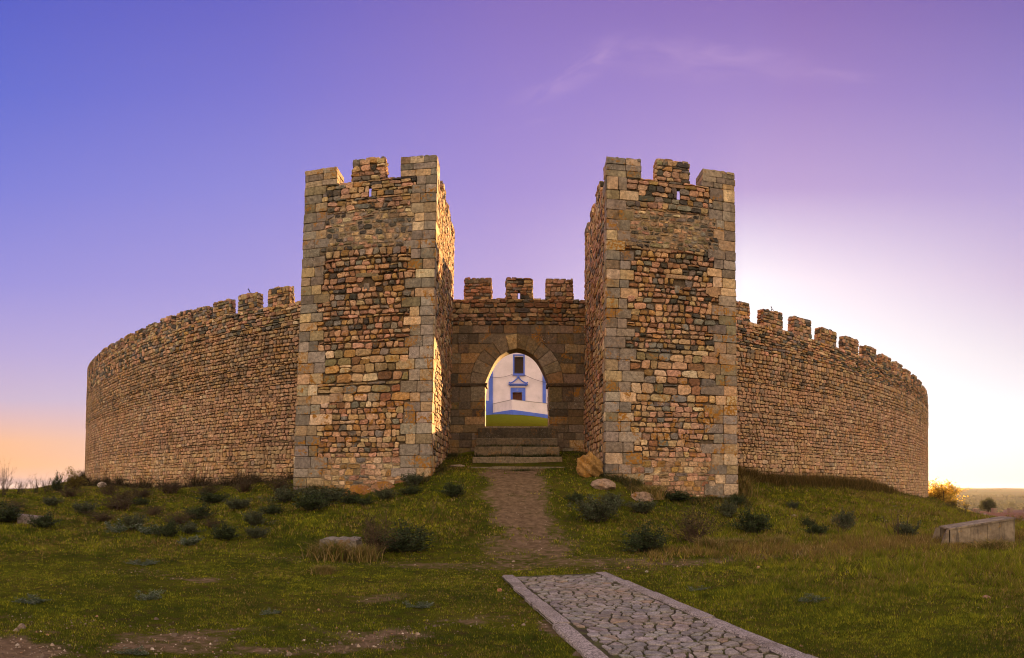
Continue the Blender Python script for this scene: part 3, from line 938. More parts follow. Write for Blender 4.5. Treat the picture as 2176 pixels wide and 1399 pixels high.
def curtain(side, seed, label, ztop, merl, batter):
    """side -1 left, +1 right. ztop(phi): crenel level"""
    rng = np.random.default_rng(seed)
    p0 = 0.125 if side > 0 else -0.125
    pend = math.pi
    t = thing('curtain_wall', label, 'castle wall', (CX + CR * math.sin(side * 0.5), CY - CR * math.cos(0.5), E_(0.0)), 'curved castle walls')
    mb = MB()
    n = 170
    phs = np.linspace(abs(p0), pend, n)
    prof = []
    for ph in phs:
        z = ztop(side * ph)
        q = side * ph
        def pt(r, zz):
            rr = r + (ztop(q) - zz) * batter
            return (CX + rr * math.sin(q), CY - rr * math.cos(q), zz)
        zb = E_(-4.5)
        prof.append([pt(CR - .05, zb), pt(CR - .05, z - .04), (CX + (CR - .55) * math.sin(q), CY - (CR - .55) * math.cos(q), z - .04),
                     (CX + (CR - .55) * math.sin(q), CY - (CR - .55) * math.cos(q), z - 1.1),
                     (CX + (CR - 2.1) * math.sin(q), CY - (CR - 2.1) * math.cos(q), z - 1.1),
                     (CX + (CR - 2.1) * math.sin(q), CY - (CR - 2.1) * math.cos(q), zb)])
    V = np.array(prof).reshape(-1, 3)
    Fq = []
    for i in range(n - 1):
        for j in range(5):
            a, b, c, d = i * 6 + j, i * 6 + j + 1, (i + 1) * 6 + j + 1, (i + 1) * 6 + j
            Fq.append([a, d, c, b] if side > 0 else [a, b, c, d])
    mb.add(V, [Fq], (0.12, 0.085, 0.055, 0.2))
    mb.build('wall_core', M_MORTAR, t)
    # facing stones
    P = ring_P(CR, E_(9.5), batter)
    mr = MB()
    umax = 1.16 * CR
    ua, ub = (abs(p0) * CR, umax) if side > 0 else (-umax, -abs(p0) * CR)
    # column-wise strips so the top can follow a changing level
    zfix = E_(8.2) if side < 0 else E_(7.1)
    def band(v0, v1, pal, dp, hh, ww, gp, wav=0.04, wt=1.0):
        hh = (hh[0] * .95, hh[1] * .9); ww = (.17, .31)
        Q = courses(rng, ua, ub, v0, v1, hh, ww, gap=gp, wav=wav, thin=.05, slip=.04)
        cl_ = pick(rng, len(Q), pal); mean_ = cl_.mean(0, keepdims=True)
        stones(mr, rng, Q, P, (mean_ * .4 + cl_ * .6) * np.array([[1.05, 1.05, 1.05]]), dp, alpha=0.12)
    band(E_(-2.6), E_(2.2), {'pink': 5, 'tan': 6, 'ochre': 1.6, 'pale': 1.6, 'grey': .5}, (0.01, 0.04), (0.17, 0.26), (0.2, 0.42), 0.010)
    band(E_(2.2), E_(5.6), {'pink': 9, 'tan': 3.5, 'ochre': .8, 'grey': .8, 'rust': .9, 'pale': 1.2, 'dark': .15}, (0.01, 0.045), (0.17, 0.25), (0.2, 0.38), 0.015)
    band(E_(5.6), zfix, {'pink': 4, 'tan': 3.5, 'ochre': 1.4, 'grey': 2, 'dark': 1.2, 'pale': .8}, (0.02, 0.08), (0.16, 0.25), (0.2, 0.36), 0.017)
    # upper band: v is relative, stretched to the local top
    def Ptop(u, v, d):
        ph = u / CR
        zt = np.array([ztop(x) for x in ph])
        zz = zfix + v * (zt - zfix)
        r = CR + d + (E_(9.5) - zz) * batter
        return np.stack([CX + r * np.sin(ph), CY - r * np.cos(ph), zz], axis=1)
    hN = 1.4 if side < 0 else 2.0
    Q = courses(rng, ua, ub, 0, hN, (0.15, 0.26), (0.18, 0.4), gap=0.014, wav=0.05, skew=0.06)
    Q2 = Q.copy(); 
    def Pt2(u, v, d): return Ptop(u, v / hN, d)
    stones(mr, rng, Q2, Pt2, pick(rng, len(Q2), RUBTOP), (0.01, 0.08), alpha=0.35)
    # rough coping
    def Pc(u, v, d):
        ph = u / CR
        zt = np.array([ztop(x) for x in ph]) + d
        r = CR - v
        return np.stack([CX + r * np.sin(ph), CY - r * np.cos(ph), zt], axis=1)
    Q = courses(rng, ua, ub, -0.03, 0.5, (0.15, 0.24), (0.16, 0.36), 0.03)
    Q = Q[:, ::-1] if False else Q
    stones(mr, rng, Q, Pc, pick(rng, len(Q), RUBTOP), (0.0, 0.07), alpha=0.4, back=-0.06)
    mr.build('stone_facing', M_RUBBLE, t)
    # merlons
    for (uc, wd, dz) in merl:
        q0, q1 = (uc - wd / 2) / CR, (uc + wd / 2) / CR
        zt = ztop(uc / CR)
        hh = dz * rng.uniform(0.92, 1.05)
        def c(q, r, z): return (CX + r * math.sin(q), CY - r * math.cos(q), z)
        e = rng.uniform(0.0, 0.06, 4)
        C = [c(q0, CR, zt), c(q1, CR, zt), c(q1, CR - .52, zt), c(q0, CR - .52, zt),
             c(q0 + e[0] / CR, CR - .01, zt + hh - e[1]), c(q1 - e[2] / CR, CR - .01, zt + hh - e[3]), c(q1 - e[2] / CR, CR - .5, zt + hh - .02), c(q0 + e[0] / CR, CR - .5, zt + hh - .02)]
        rough_block('merlon', t, C, rng)
    return t


def zt_left(ph): return E_(9.42 + 0.55 * min(1.0, max(0.0, (abs(ph) - 0.24) / 0.6)))
def zt_right(ph): return E_(8.72 - 0.95 * min(1.0, max(0.0, (abs(ph) - 0.28) / 0.6)))
ml = [(-11.35, 1.35, .98), (-13.4, 1.35, .95), (-15.35, 1.3, .95), (-17.1, 1.2, .9), (-18.75, 1.2, .92), (-20.5, 1.25, .95), (-22.3, 1.2, .9), (-23.95, 1.15, .9)]
u = -25.7
while u > -64: ml.append((u, 1.2, .88)); u -= 1.75
mr_ = [(12.1, 1.5, .95), (14.42, 1.42, .98), (16.7, 1.45, .98), (19.0, 1.5, .95), (21.4, 1.5, .95), (23.8, 1.5, .95), (26.2, 1.5, .92), (28.5, 1.45, .9)]
u = 30.7
while u < 64: mr_.append((u, 1.4, .85)); u += 2.1
curtain(-1, 31, 'long curving battlemented stone wall sweeping away left of the left tower', zt_left, ml, 0.03)
curtain(1, 47, 'curving battlemented pinkish stone wall right of the right tower under the sun glow', zt_right, mr_, 0.006)

# ------------------------------------------------------------------ terrain
ctrl = []
def cp(px, py, r): 
    a = az_of(px); ctrl.append((r * math.sin(a), r * math.cos(a), -(py - PY0) / F * r))
def cw(x, y, z): ctrl.append((x, y, z))
for a in range(-180, 180, 30):
    for r in (5, 11):
        cw(r * math.sin(math.radians(a)), r * math.cos(math.radians(a)), -1.65)
for a in range(-180, 180, 30):
    if abs(a) > 70: cw(25 * math.sin(math.radians(a)), 25 * math.cos(math.radians(a)), -1.9)
cw(0, 14.5, -1.63); cw(4, 14.3, -1.62); cw(-4, 14, -1.6)
cp(1100, 1003, 25.6); cp(1100, 1120, 18.3); cp(1100, 1060, 21.6)
cp(915, 1014, 24.2); cp(626, 1047, 25.3); cp(770, 1050, 24.3); cp(1285, 1014, 24.2); cp(1565, 1058, 25.5); cp(1420, 1052, 24.5)
cw(-2.4, 30.8, 1.6); cw(2.9, 30.8, 1.75); cw(-2.2, 27.5, 1.15); cw(2.7, 27.5, 1.2)
cp(560, 1022, 34); cp(390, 1036, 40); cp(284, 1028, 47); cp(190, 1016, 58); cp(600, 1030, 31)
cp(1600, 1022, 33.5); cp(1750, 1030, 38); cp(1850, 1037, 43); cp(1962, 1055, 57)
cp(0, 1044, 36); cp(100, 1040, 45); cp(160, 1034, 52); cp(0, 1085, 24); cp(0, 1150, 17.5); cp(300, 1100, 24); cp(300, 1160, 17)
cp(500, 1150, 18); cp(600, 1090, 21.5)
cp(1999, 1072, 78); cp(2030, 1086, 48); cp(2100, 1118, 29); cp(2176, 1122, 27); cp(1950, 1150, 20); cp(1800, 1120, 24); cp(1700, 1090, 27); cp(2070, 1135, 24)
cp(1650, 1150, 19); cp(1500, 1120, 21); cp(2176, 1170, 17)
cw(-60, 50, -4.0); cw(-75, 75, -5); cw(-40, 20, -2.5); cw(40, 36, -4.5); cw(55, 45, -6.5); cw(60, 70, -6); cw(45, 20, -4.0); cw(70, 100, -8); cw(-60, 110, -5)
cw(0, 140, -6); cw(-40, 130, -6); cw(40, 135, -7); cw(-47, 75, 0.9); cw(47.5, 73, -1.0); cw(0, 121, -1)
ctrl = np.array(ctrl)
def tps(r2): return np.where(r2 > 1e-9, r2 * np.log(r2 + 1e-12), 0)
_n = len(ctrl)
_K = tps(((ctrl[:, None, :2] - ctrl[None, :, :2]) ** 2).sum(2)) + np.eye(_n) * 1.0
_Pm = np.concatenate([np.ones((_n, 1)), ctrl[:, :2]], 1)
_A = np.zeros((_n + 3, _n + 3)); _A[:_n, :_n] = _K; _A[:_n, _n:] = _Pm; _A[_n:, :_n] = _Pm.T
_sol = np.linalg.solve(_A, np.concatenate([ctrl[:, 2], np.zeros(3)]))

def vnoise(x, y, s, seed=0):
    """cheap smooth value noise"""
    x = x / s + seed * 17.3; y = y / s + seed * 9.1
    xi = np.floor(x).astype(int); yi = np.floor(y).astype(int)
    fx = x - xi; fy = y - yi
    fx = fx * fx * (3 - 2 * fx); fy = fy * fy * (3 - 2 * fy)
    def h(a, b):
        n = (a * 374761393 + b * 668265263 + seed * 1442695) & 0x7fffffff
        n = ((n ^ (n >> 13)) * 1274126177) & 0x7fffffff
        return ((n ^ (n >> 16)) & 0xffff) / 65535.0
    return (h(xi, yi) * (1 - fx) + h(xi + 1, yi) * fx) * (1 - fy) + (h(xi, yi + 1) * (1 - fx) + h(xi + 1, yi + 1) * fx) * fy


def height(x, y):
    x = np.asarray(x, float); y = np.asarray(y, float)
    sh = x.shape
    x = x.ravel(); y = y.ravel()
    z = np.empty(len(x))
    for i in range(0, len(x), 20000):
        xx, yy = x[i:i + 20000], y[i:i + 20000]
        d2 = (xx[:, None] - ctrl[None, :, 0]) ** 2 + (yy[:, None] - ctrl[None, :, 1]) ** 2
        z[i:i + 20000] = tps(d2) @ _sol[:_n] + _sol[_n] + _sol[_n + 1] * xx + _sol[_n + 2] * yy
    rc = np.hypot(x - CX, y - CY)
    rcam = np.hypot(x, y)
    far_d = np.maximum(0, np.hypot(x, (y - 45)) - 62)
    low = -26 - 6 * vnoise(x, y, 260, 3) + 0 * x
    hills = 1.0 * np.clip((rcam - 700) / 2600, 0, 1) ** 1.2 * (20 + 12 * vnoise(x, y, 900, 5) + 5 * vnoise(x, y, 300, 7))
    farz = low + hills
    k = np.clip(far_d / 170.0, 0, 1); k = k * k * (3 - 2 * k)
    zc = np.clip(z, -14, 4)
    z = zc * (1 - k) + farz * k
    # inside the walls
    zin0 = 3.2 + 0.129 * (y - 33)
    zin0 = np.where(y > 86, 3.2 + 0.129 * 53 - 0.14 * (y - 86), zin0) - 0.03 * x
    zin = 2.6 + (zin0 - 2.6) * np.exp(-(x / 17.0) ** 2)
    ki = np.clip((CR - 1.0 - rc) / 0.9, 0, 1)
    z = z * (1 - ki) + zin * ki
    # small lumps near the viewer
    nr = np.clip(1 - rcam / 70, 0, 1)
    z = z + nr * (0.07 * (vnoise(x, y, 1.7, 1) - .5) + 0.035 * (vnoise(x, y, 0.6, 2) - .5) + 0.16 * (vnoise(x, y, 4.5, 4) - .5) * np.clip((rcam - 9) / 8, 0, 1))
    return (z + EYE).reshape(sh)


# the paved path, as two straight edges on the ground
PA0, PA1 = np.array([-0.22, 12.25]), np.array([2.0, -1.4])      # left edge, far and near end
PB0, PB1 = np.array([1.88, 12.75]), np.array([3.76, -1.3])
def on_path(x, y, m=0.0):
    """signed: >0 inside"""
    def side(a, b, x, y):
        d = b - a; n = np.array([d[1], -d[0]]) / np.linalg.norm(d)
        return (x - a[0]) * n[0] + (y - a[1]) * n[1]
    l = -side(PA0, PA1, x, y); r = side(PB0, PB1, x, y); f = side(PB0, PA0, x, y) 
    return np.minimum(np.minimum(l, r), -f) + m
# check the sign with a point in the middle of the path
if on_path(1.8, 8.0) < 0:
    _op = on_path
    def on_path(x, y, m=0.0):
        def sd(a, b, x, y, ref):
            d = b - a; n = np.array([d[1], -d[0]]) / np.linalg.norm(d)
            s = (x - a[0]) * n[0] + (y - a[1]) * n[1]
            return s * np.sign((ref[0] - a[0]) * n[0] + (ref[1] - a[1]) * n[1])
        ref = (1.8, 8.0)
        return np.minimum(np.minimum(sd(PA0, PA1, x, y, ref), sd(PB0, PB1, x, y, ref)), sd(PB0, PA0, x, y, ref)) + m

_base_height = height
def height(x, y):
    z = _base_height(x, y)
    k = np.clip(on_path(np.asarray(x, float), np.asarray(y, float), 0.35) / 0.3, 0, 1)
    return z * (1 - k) + (0.0 - 0.02) * k


def seg_mask(px, py, pts, w):
    """soft distance to a polyline in photo pixels (y stretched), w half width list"""
    best = np.zeros_like(px)
    for (a, b) in zip(pts[:-1], pts[1:]):
        ax, ay, aw = a; bx, by, bw = b
        dx, dy = bx - ax, (by - ay)
        t = np.clip(((px - ax) * dx + (py - ay) * dy) / (dx * dx + dy * dy + 1e-9), 0, 1)
        qx = (px - ax - dx * t); qy = (py - ay - dy * t)
        wd = aw[0] + (bw[0] - aw[0]) * t; hd = aw[1] + (bw[1] - aw[1]) * t
        d = np.sqrt((qx / wd) ** 2 + (qy / hd) ** 2)
        best = np.maximum(best, np.clip((1.9 - d) / 1.15, 0, 1))
    return best


def dirt_at(x, y, z):
    r = np.hypot(x, y); px = PX0 + F * np.arctan2(x, y); py = PY0 - F * (z - EYE) / np.maximum(r, .1)
    m = np.zeros_like(px)
    m = np.maximum(m, 1.0 * seg_mask(px, py, [(1092, 1008, (58, 12)), (1100, 1050, (56, 18)), (1114, 1110, (54, 20)), (1125, 1150, (50, 16))], None))
    m = np.maximum(m, 0.68 * seg_mask(px, py, [(1112, 1100, (60, 18)), (1125, 1150, (90, 22)), (1130, 1195, (120, 14))], None))
    m = np.maximum(m, 0.55 * seg_mask(px, py, [(880, 1203, (60, 5)), (1010, 1203, (70, 9)), (1250, 1196, (120, 11)), (1450, 1196, (60, 8)), (1600, 1184, (80, 5)), (1760, 1170, (60, 5))], None))
    m = np.maximum(m, 0.36 * seg_mask(px, py, [(420, 1160, (60, 4)), (600, 1187, (80, 6)), (880, 1203, (60, 6))], None))
    m = np.maximum(m, 0.75 * seg_mask(px, py, [(0, 1350, (70, 30)), (20, 1390, (110, 20))], None))
    m = np.maximum(m, 0.52 * seg_mask(px, py, [(120, 1335, (130, 16)), (380, 1350, (150, 18)), (560, 1345, (80, 10))], None))
    m = np.maximum(m, 0.55 * seg_mask(px, py, [(700, 1335, (70, 12)), (880, 1345, (60, 10))], None))
    m = np.maximum(m, 0.42 * seg_mask(px, py, [(800, 1275, (50, 8)), (900, 1260, (50, 6)), (840, 1250, (40, 5))], None))
    m = np.maximum(m, 0.5 * seg_mask(px, py, [(250, 1370, (170, 16)), (640, 1375, (200, 14)), (1000, 1320, (90, 10))], None))
    m = np.maximum(m, 0.42 * seg_mask(px, py, [(420, 1230, (90, 7)), (300, 1215, (60, 5))], None))
    m = np.maximum(m, 0.6 * seg_mask(px, py, [(1180, 1330, (30, 20)), (1245, 1390, (30, 12))], None))
    m = np.maximum(m, 0.6 * seg_mask(px, py, [(1080, 1245, (25, 10)), (1110, 1290, (22, 12))], None))
    m = np.maximum(m, 0.5 * seg_mask(px, py, [(1030, 1205, (60, 8)), (1330, 1206, (80, 7))], None))
    brk = np.clip((.6 * vnoise(x, y, 1.1, 57) + .4 * vnoise(x, y, .4, 58) - .36) * 3.2, 0, 1)
    m = np.where(py > 1225, m * (.35 + 1.0 * brk), m * (.72 + .28 * brk))
    near = r < 45
    return np.where(near & (np.abs(np.arctan2(x, y)) < 1.2), m, 0.0)


def build_ground():
    rs = np.concatenate([np.arange(0.5, 36, 0.22), 36 * 1.035 ** np.arange(0, 150)])
    rs = rs[rs < 4600]
    az = np.concatenate([np.radians(np.arange(-54, 54.01, 0.36)), np.radians(np.arange(56, 305, 3.0))])
    nr, na = len(rs), len(az)
    A, Rr = np.meshgrid(az, rs)
    x = Rr * np.sin(A); y = Rr * np.cos(A)
    z = height(x, y)
    d = dirt_at(x, y, z)
    V = np.stack([x, y, z], 2).reshape(-1, 3)
    i = np.arange(nr - 1)[:, None] * na; j = np.arange(na)[None]
    jn = (j + 1) % na
    Fq = np.stack([i + j, i + jn, i + na + jn, i + na + j], 2).reshape(-1, 4)[:, ::-1]
    mb = MB()
    col = np.zeros((len(V), 4)); col[:, 0] = d.ravel()
    inner = np.hypot(V[:, 0] - CX, V[:, 1] - CY) < CR - 1.0
    col[:, 1] = np.clip((Rr.ravel() - 90) / 120, 0, 1)
    col[:, 2] = inner
    c0 = np.array([[0, 0, float(height(np.array([0.0]), np.array([0.0]))[0])]])
    mb.add(np.concatenate([V]), [Fq], col, True)
    mb.add(np.concatenate([V[:na], c0]), [np.stack([(np.arange(na) + 1) % na, np.arange(na), np.full(na, na)], 1)[:, ::-1]], (0, 0, 0, 0), True)
    m, n, b = new_mat('ground_turf')
    at = n.new('ShaderNodeAttribute'); at.attribute_name = 'tint'
    sp = n.new('ShaderNodeSeparateColor'); n.l.new(at.outputs['Color'], sp.inputs[0])
    P = geo(n)
    na_ = n.noise(P, 0.8, 6, 0.65); nb = n.noise(P, 5.0, 5, 0.7); nc = n.noise(P, 28.0, 4, 0.7)
    turf = n.mix(n.rng(na_, 0.35, 0.65), (0.052, 0.064, 0.006), (0.105, 0.105, 0.010))
    turf = n.mix(n.rng(nb, 0.46, 0.66, 0, .85), turf, (0.070, 0.045, 0.022))
    turf = n.mix(n.rng(nc, 0.5, 0.75, 0, 0.7), turf, (0.12, 0.105, 0.015))
    turf = n.mix(n.rng(n.noise(P, 60.0, 3, 0.7), 0.52, 0.40, 0, 0.75), turf, (0.014, 0.012, 0.005))
    dirt = n.mix(n.rng(nb, 0.3, 0.7), (0.095, 0.062, 0.036), (0.20, 0.135, 0.082))
    dirt = n.mix(n.rng(nc, 0.55, 0.75, 0, 0.5), dirt, (0.19, 0.135, 0.09))
    dirt = n.mix(n.rng(nc, 0.42, 0.28, 0, 0.7), dirt, (0.045, 0.028, 0.016))
    dm = n.math('ADD', sp.outputs[0], n.math('MULTIPLY', n.math('SUBTRACT', n.math('ADD', n.math('MULTIPLY', nb, .6), n.math('MULTIPLY', na_, .4)), 0.5), 1.6))
    dm = n.rng(dm, 0.26, 0.74)
    dm = n.math('MULTIPLY', dm, n.rng(sp.outputs[0], 0.02, 0.12))
    c = n.mix(dm, turf, dirt)
    # far country: fields and woods
    fn = n.noise(P, 0.004, 4, 0.6); fv = n.new('ShaderNodeTexVoronoi'); fv.inputs['Scale'].default_value = 0.006
    n.l.new(P, fv.inputs['Vector'])
    far = n.mix(n.rng(fn, 0.4, 0.6), (0.030, 0.032, 0.013), (0.065, 0.055, 0.022))
    far = n.mix(0.5, far, n.mix(1.0, far, fv.outputs['Color'], 'MULTIPLY'))
    far = n.mix(n.rng(n.noise(P, 0.02, 5, 0.7), 0.52, 0.58), far, (0.03, 0.035, 0.015))
    c = n.mix(sp.outputs[1], c, far)
    c = n.mix(n.math('MULTIPLY', sp.outputs[2], 0.85), c, n.mix(n.rng(nb, 0.3, 0.7), (0.085, 0.105, 0.008), (0.17, 0.165, 0.012)))
    n.put(b.inputs['Base Color'], c)
    b.inputs['Roughness'].default_value = 0.95
    b.inputs['Specular IOR Level'].default_value = 0.0
    h = n.math('ADD', n.math('MULTIPLY', nb, 1.0), n.math('MULTIPLY', nc, 0.5))
    bump(n, b, h, 0.9, 0.05)
    o = mb.build('ground', m)
    tag(o, kind='structure')
    return o


build_ground()


def gz(x, y): return float(height(np.array([float(x)]), np.array([float(y)]))[0])

_azc = {}
def hit(px, py, r0=3.5, r1=110.0):
    """where the photo ray meets the ground"""
    a = az_of(px); s, c = math.sin(a), math.cos(a)
    key = round(px, 1)
    if key not in _azc:
        rs = np.arange(3.0, 110, 0.1)
        _azc[key] = (rs, height(rs * s, rs * c))
    rs, zz = _azc[key]
    ray = EYE - (py - PY0) / F * rs
    ok = np.nonzero((ray <= zz) & (rs >= r0))[0]
    r = rs[ok[0]] if len(ok) else r1
    return r * s, r * c, r


# ------------------------------------------------------------------ gate steps
def steps():
    rng = np.random.default_rng(3)
    t = thing('stone_steps', 'worn grey stone steps rising to the gate arch between the towers', 'steps', (0.25, 28.0, E_(1.0)))
    S = [(1000, 1201, 992, 1003, 25.8, 0.36), (1004, 1195, 971, 985, 27.1, 0.6), (1008, 1189, 949.5, 966, 28.6, .6), (1012, 1185, 931, 948, 30.1, .6), (1015, 1183, 909, 930.5, 30.75, 3.0)]
    for i, (pa, pb, pt_, pb_, r, dep) in enumerate(S):
        mb = MB()
        xa, xb = XY(pa, r), XY(pb, r)
        zt, zb = ZR(pt_, r), ZR(pb_, r) - 0.5
        if i == 4: dep = 0.7
        cuts = [xa]
        while cuts[-1] < xb - 0.8: cuts.append(cuts[-1] + rng.uniform(0.8, 1.35))
        if xb - cuts[-1] < 0.4: cuts[-1] = xb
        else: cuts.append(xb)
        for c0, c1 in zip(cuts[:-1], cuts[1:]):
            j = rng.uniform(-0.012, 0.012, 3)
            b0 = 0.02
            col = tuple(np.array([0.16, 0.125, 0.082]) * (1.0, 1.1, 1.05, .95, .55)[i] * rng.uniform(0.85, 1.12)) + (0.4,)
            x0, x1, y0, y1, z1 = c0 + .006, c1 - .006, r + j[0], r + dep + 0.9, zt + j[1]
            # block with a worn, bevelled front edge
            pr = [(y0, zb), (y0, z1 - 0.035), (y0 + 0.035, z1), (y1, z1 - 0.01), (y1, zb)]
            V = [(x0, a, b_) for a, b_ in pr] + [(x1, a, b_) for a, b_ in pr]
            mb.add(V, [[[k, k + 5, k + 6, k + 1] for k in range(4)]], col)
            mb.add(V, [[[0, 1, 2, 3, 4]], [[9, 8, 7, 6, 5]]], col)
        mb.build('step', M_ASHLAR, t)
    mb = MB()
    for k in range(3):
        x0 = ACX - AHW + k * AHW * 2 / 3; x1 = x0 + AHW * 2 / 3
        mb.box(x0 + .005, 31.06, E_(1.5), x1 - .005, GY1 + 0.1, Z_TH, (0.24, 0.19, 0.13, 0.4))
    mb.build('threshold', M_ASHLAR, t)


steps()

# ------------------------------------------------------------------ paved path
def clip_poly(poly, a, b, c):
    """keep a*x+b*y<=c"""
    out = []
    for i in range(len(poly)):
        p, q = poly[i], poly[(i + 1) % len(poly)]
        dp = a * p[0] + b * p[1] - c; dq = a * q[0] + b * q[1] - c
        if dp <= 0: out.append(p)
        if (dp < 0) != (dq < 0):
            s = dp / (dp - dq); out.append((p[0] + (q[0] - p[0]) * s, p[1] + (q[1] - p[1]) * s))
    return out


def inset(poly, d):
    """shrink a convex polygon by d"""
    res = poly
    n = len(poly)
    for i in range(n):
        p, q = poly[i], poly[(i + 1) % n]
        ex, ey = q[0] - p[0], q[1] - p[1]; L = math.hypot(ex, ey)
        if L < 1e-6: continue
        nx, ny = ey / L, -ex / L      # outward for ccw
        res = clip_poly(res, nx, ny, nx * p[0] + ny * p[1] - d)
        if len(res) < 3: return []
    return res


def paving():
    rng = np.random.default_rng(77)
    d = (PA1 - PA0); L = np.linalg.norm(d); d = d / L
    nrm = np.array([-d[1], d[0]])
    if np.dot(nrm, PB0 - PA0) < 0: nrm = -nrm
    Wd = abs(np.dot(PB0 - PA0, nrm))
    kw = 0.225
    def off(s_, o_): return o_ * (1 - 0.0141 * np.maximum(s_, 0) * 1.0)
    # bed of soil between the stones
    mb = MB()
    a0, b0, b1, a1 = PA0 + d * .1, PB0 + d * .1, PB1, PA1
    mb.add([(a0[0], a0[1], 0.011), (a1[0], a1[1], 0.011), (b1[0], b1[1], 0.011), (b0[0], b0[1], 0.011)], [[[0, 1, 2, 3]]], (0.075, 0.062, 0.022, 0))
    m, n, b = new_mat('joint_moss')
    P = geo(n)
    c = n.mix(n.rng(n.noise(P, 5, 5, .65), 0.4, 0.62), (0.035, 0.022, 0.010), (0.080, 0.080, 0.010))
    n.put(b.inputs['Base Color'], c); b.inputs['Roughness'].default_value = 1
    bump(n, b, n.noise(P, 60, 4, .7), 1.0, 0.02)
    o = mb.build('path_bed', m); tag(o, kind='structure')
    # stones
    mb = MB()
    s = 0.165
    pts = []
    ny = int(L / (s * 1.2)); nx = int((Wd - 2 * kw) / (s * .9)) + 3
    for i in range(-1, ny + 1):
        for j in range(-1, nx + 1):
            pts.append(((i) * s * 1.2 + rng.uniform(-.42, .42) * s * 1.2, kw + (j - 0.5 + (i % 2) * .5) * s * .9 + rng.uniform(-.38, .38) * s))
    pts = np.array(pts)
    keep = rng.random(len(pts)) > 0.10
    pts = pts[keep]
    lo, hi = kw + 0.015, Wd - kw - 0.015
    for k, p in enumerate(pts):
        if not (0 < p[0] < L and lo < p[1] < hi): continue
        dd = ((pts - p) ** 2).sum(1)
        nb = np.argsort(dd)[1:16]
        poly = [(p[0] - .5, p[1] - .5), (p[0] + .5, p[1] - .5), (p[0] + .5, p[1] + .5), (p[0] - .5, p[1] + .5)]
        for q in pts[nb]:
            a, bb = q - p
            poly = clip_poly(poly, a, bb, a * (p[0] + q[0]) / 2 + bb * (p[1] + q[1]) / 2)
        poly = clip_poly(poly, 0, 1, hi); poly = clip_poly(poly, 0, -1, -lo); poly = clip_poly(poly, -1, 0, -0.12 - rng.uniform(0, .25))
        if len(poly) < 3: continue
        p1 = inset(poly, 0.010 + rng.uniform(0, .014))
        if len(p1) < 3: continue
        # keep the same vertex count for all rings by scaling about the centroid
        cen = np.mean(p1, 0); P1 = np.array(p1)
        # subdivide edges and jitter for a broken outline
        seg = []
        for i in range(len(P1)):
            a_, b_ = P1[i], P1[(i + 1) % len(P1)]
            seg.append(a_ * .88 + b_ * .12); seg.append((a_ + b_) / 2 + rng.normal(0, .006, 2)); seg.append(a_ * .12 + b_ * .88)
        P1 = np.array(seg)
        nn = len(P1)
        size = np.linalg.norm(P1 - cen, axis=1).mean()
        if size < 0.03: continue
        h = rng.uniform(0.022, 0.030)
        tl = rng.normal(0, 0.012, 2)
        rings = [(1.0, -0.01), (0.996, h * .85), (0.965, h), (0.55, h + .001)]
        V = []
        for sc, z in rings:
            q = cen + (P1 - cen) * sc
            zz = z + ((q - cen) @ tl if z > 0 else np.zeros(nn)) + rng.normal(0, .0016, nn)
            w = PA0[None] + d[None] * q[:, :1] + nrm[None] * off(q[:, :1], q[:, 1:2])
            V.append(np.concatenate([w, (zz if np.ndim(zz) else np.full(nn, zz))[:, None]], 1))
        wc = PA0 + d * cen[0] + nrm * off(cen[0], cen[1])
        V.append(np.array([[wc[0], wc[1], h + .004]]))
        V = np.concatenate(V)
        fl = []
        for r in range(3):
            for i in range(nn):
                fl.append([r * nn + i, r * nn + (i + 1) % nn, (r + 1) * nn + (i + 1) % nn, (r + 1) * nn + i])
        ft = [[3 * nn + i, 3 * nn + (i + 1) % nn, 4 * nn] for i in range(nn)]
        fl = np.array(fl); ft = np.array(ft)
        # orientation: make the top face up
        A, B, C = V[ft[0][0]], V[ft[0][1]], V[ft[0][2]]
        if np.cross(B - A, C - A)[2] < 0: fl = fl[:, ::-1]; ft = ft[:, ::-1]
        base = np.array([0.225, 0.20, 0.185]) * rng.uniform(0.75, 1.2) * rng.uniform(.96, 1.04, 3)
        if rng.random() < .02: base = np.array([0.25, 0.19, 0.14])
        mb.add(V, [fl, ft], tuple(base) + (0.0,), False)
    o = mb.build('cobblestone_path', stone_mat('paving_stone', 0.008, lichen=False, stain=0.35, rough=0.8)); tag(o, kind='structure')
    # kerbs
    mg, n, b = new_mat('granite_kerb')
    P = geo(n)
    sp = n.new('ShaderNodeTexVoronoi'); sp.inputs['Scale'].default_value = 55; n.l.new(P, sp.inputs['Vector'])
    spk = n.noise(P, 48, 4, .8)
    c = n.mix(n.rng(spk, 0.38, 0.62), (0.07, 0.055, 0.05), (0.46, 0.39, 0.36))
    c = n.mix(n.rng(n.noise(P, 2.2, 5, .65), 0.42, 0.7, 0, .75), c, n.mix(1, c, (0.5, .46, .36), 'MULTIPLY'))
    n.put(b.inputs['Base Color'], c); b.inputs['Roughness'].default_value = .85
    bump(n, b, spk, 0.8, 0.008)
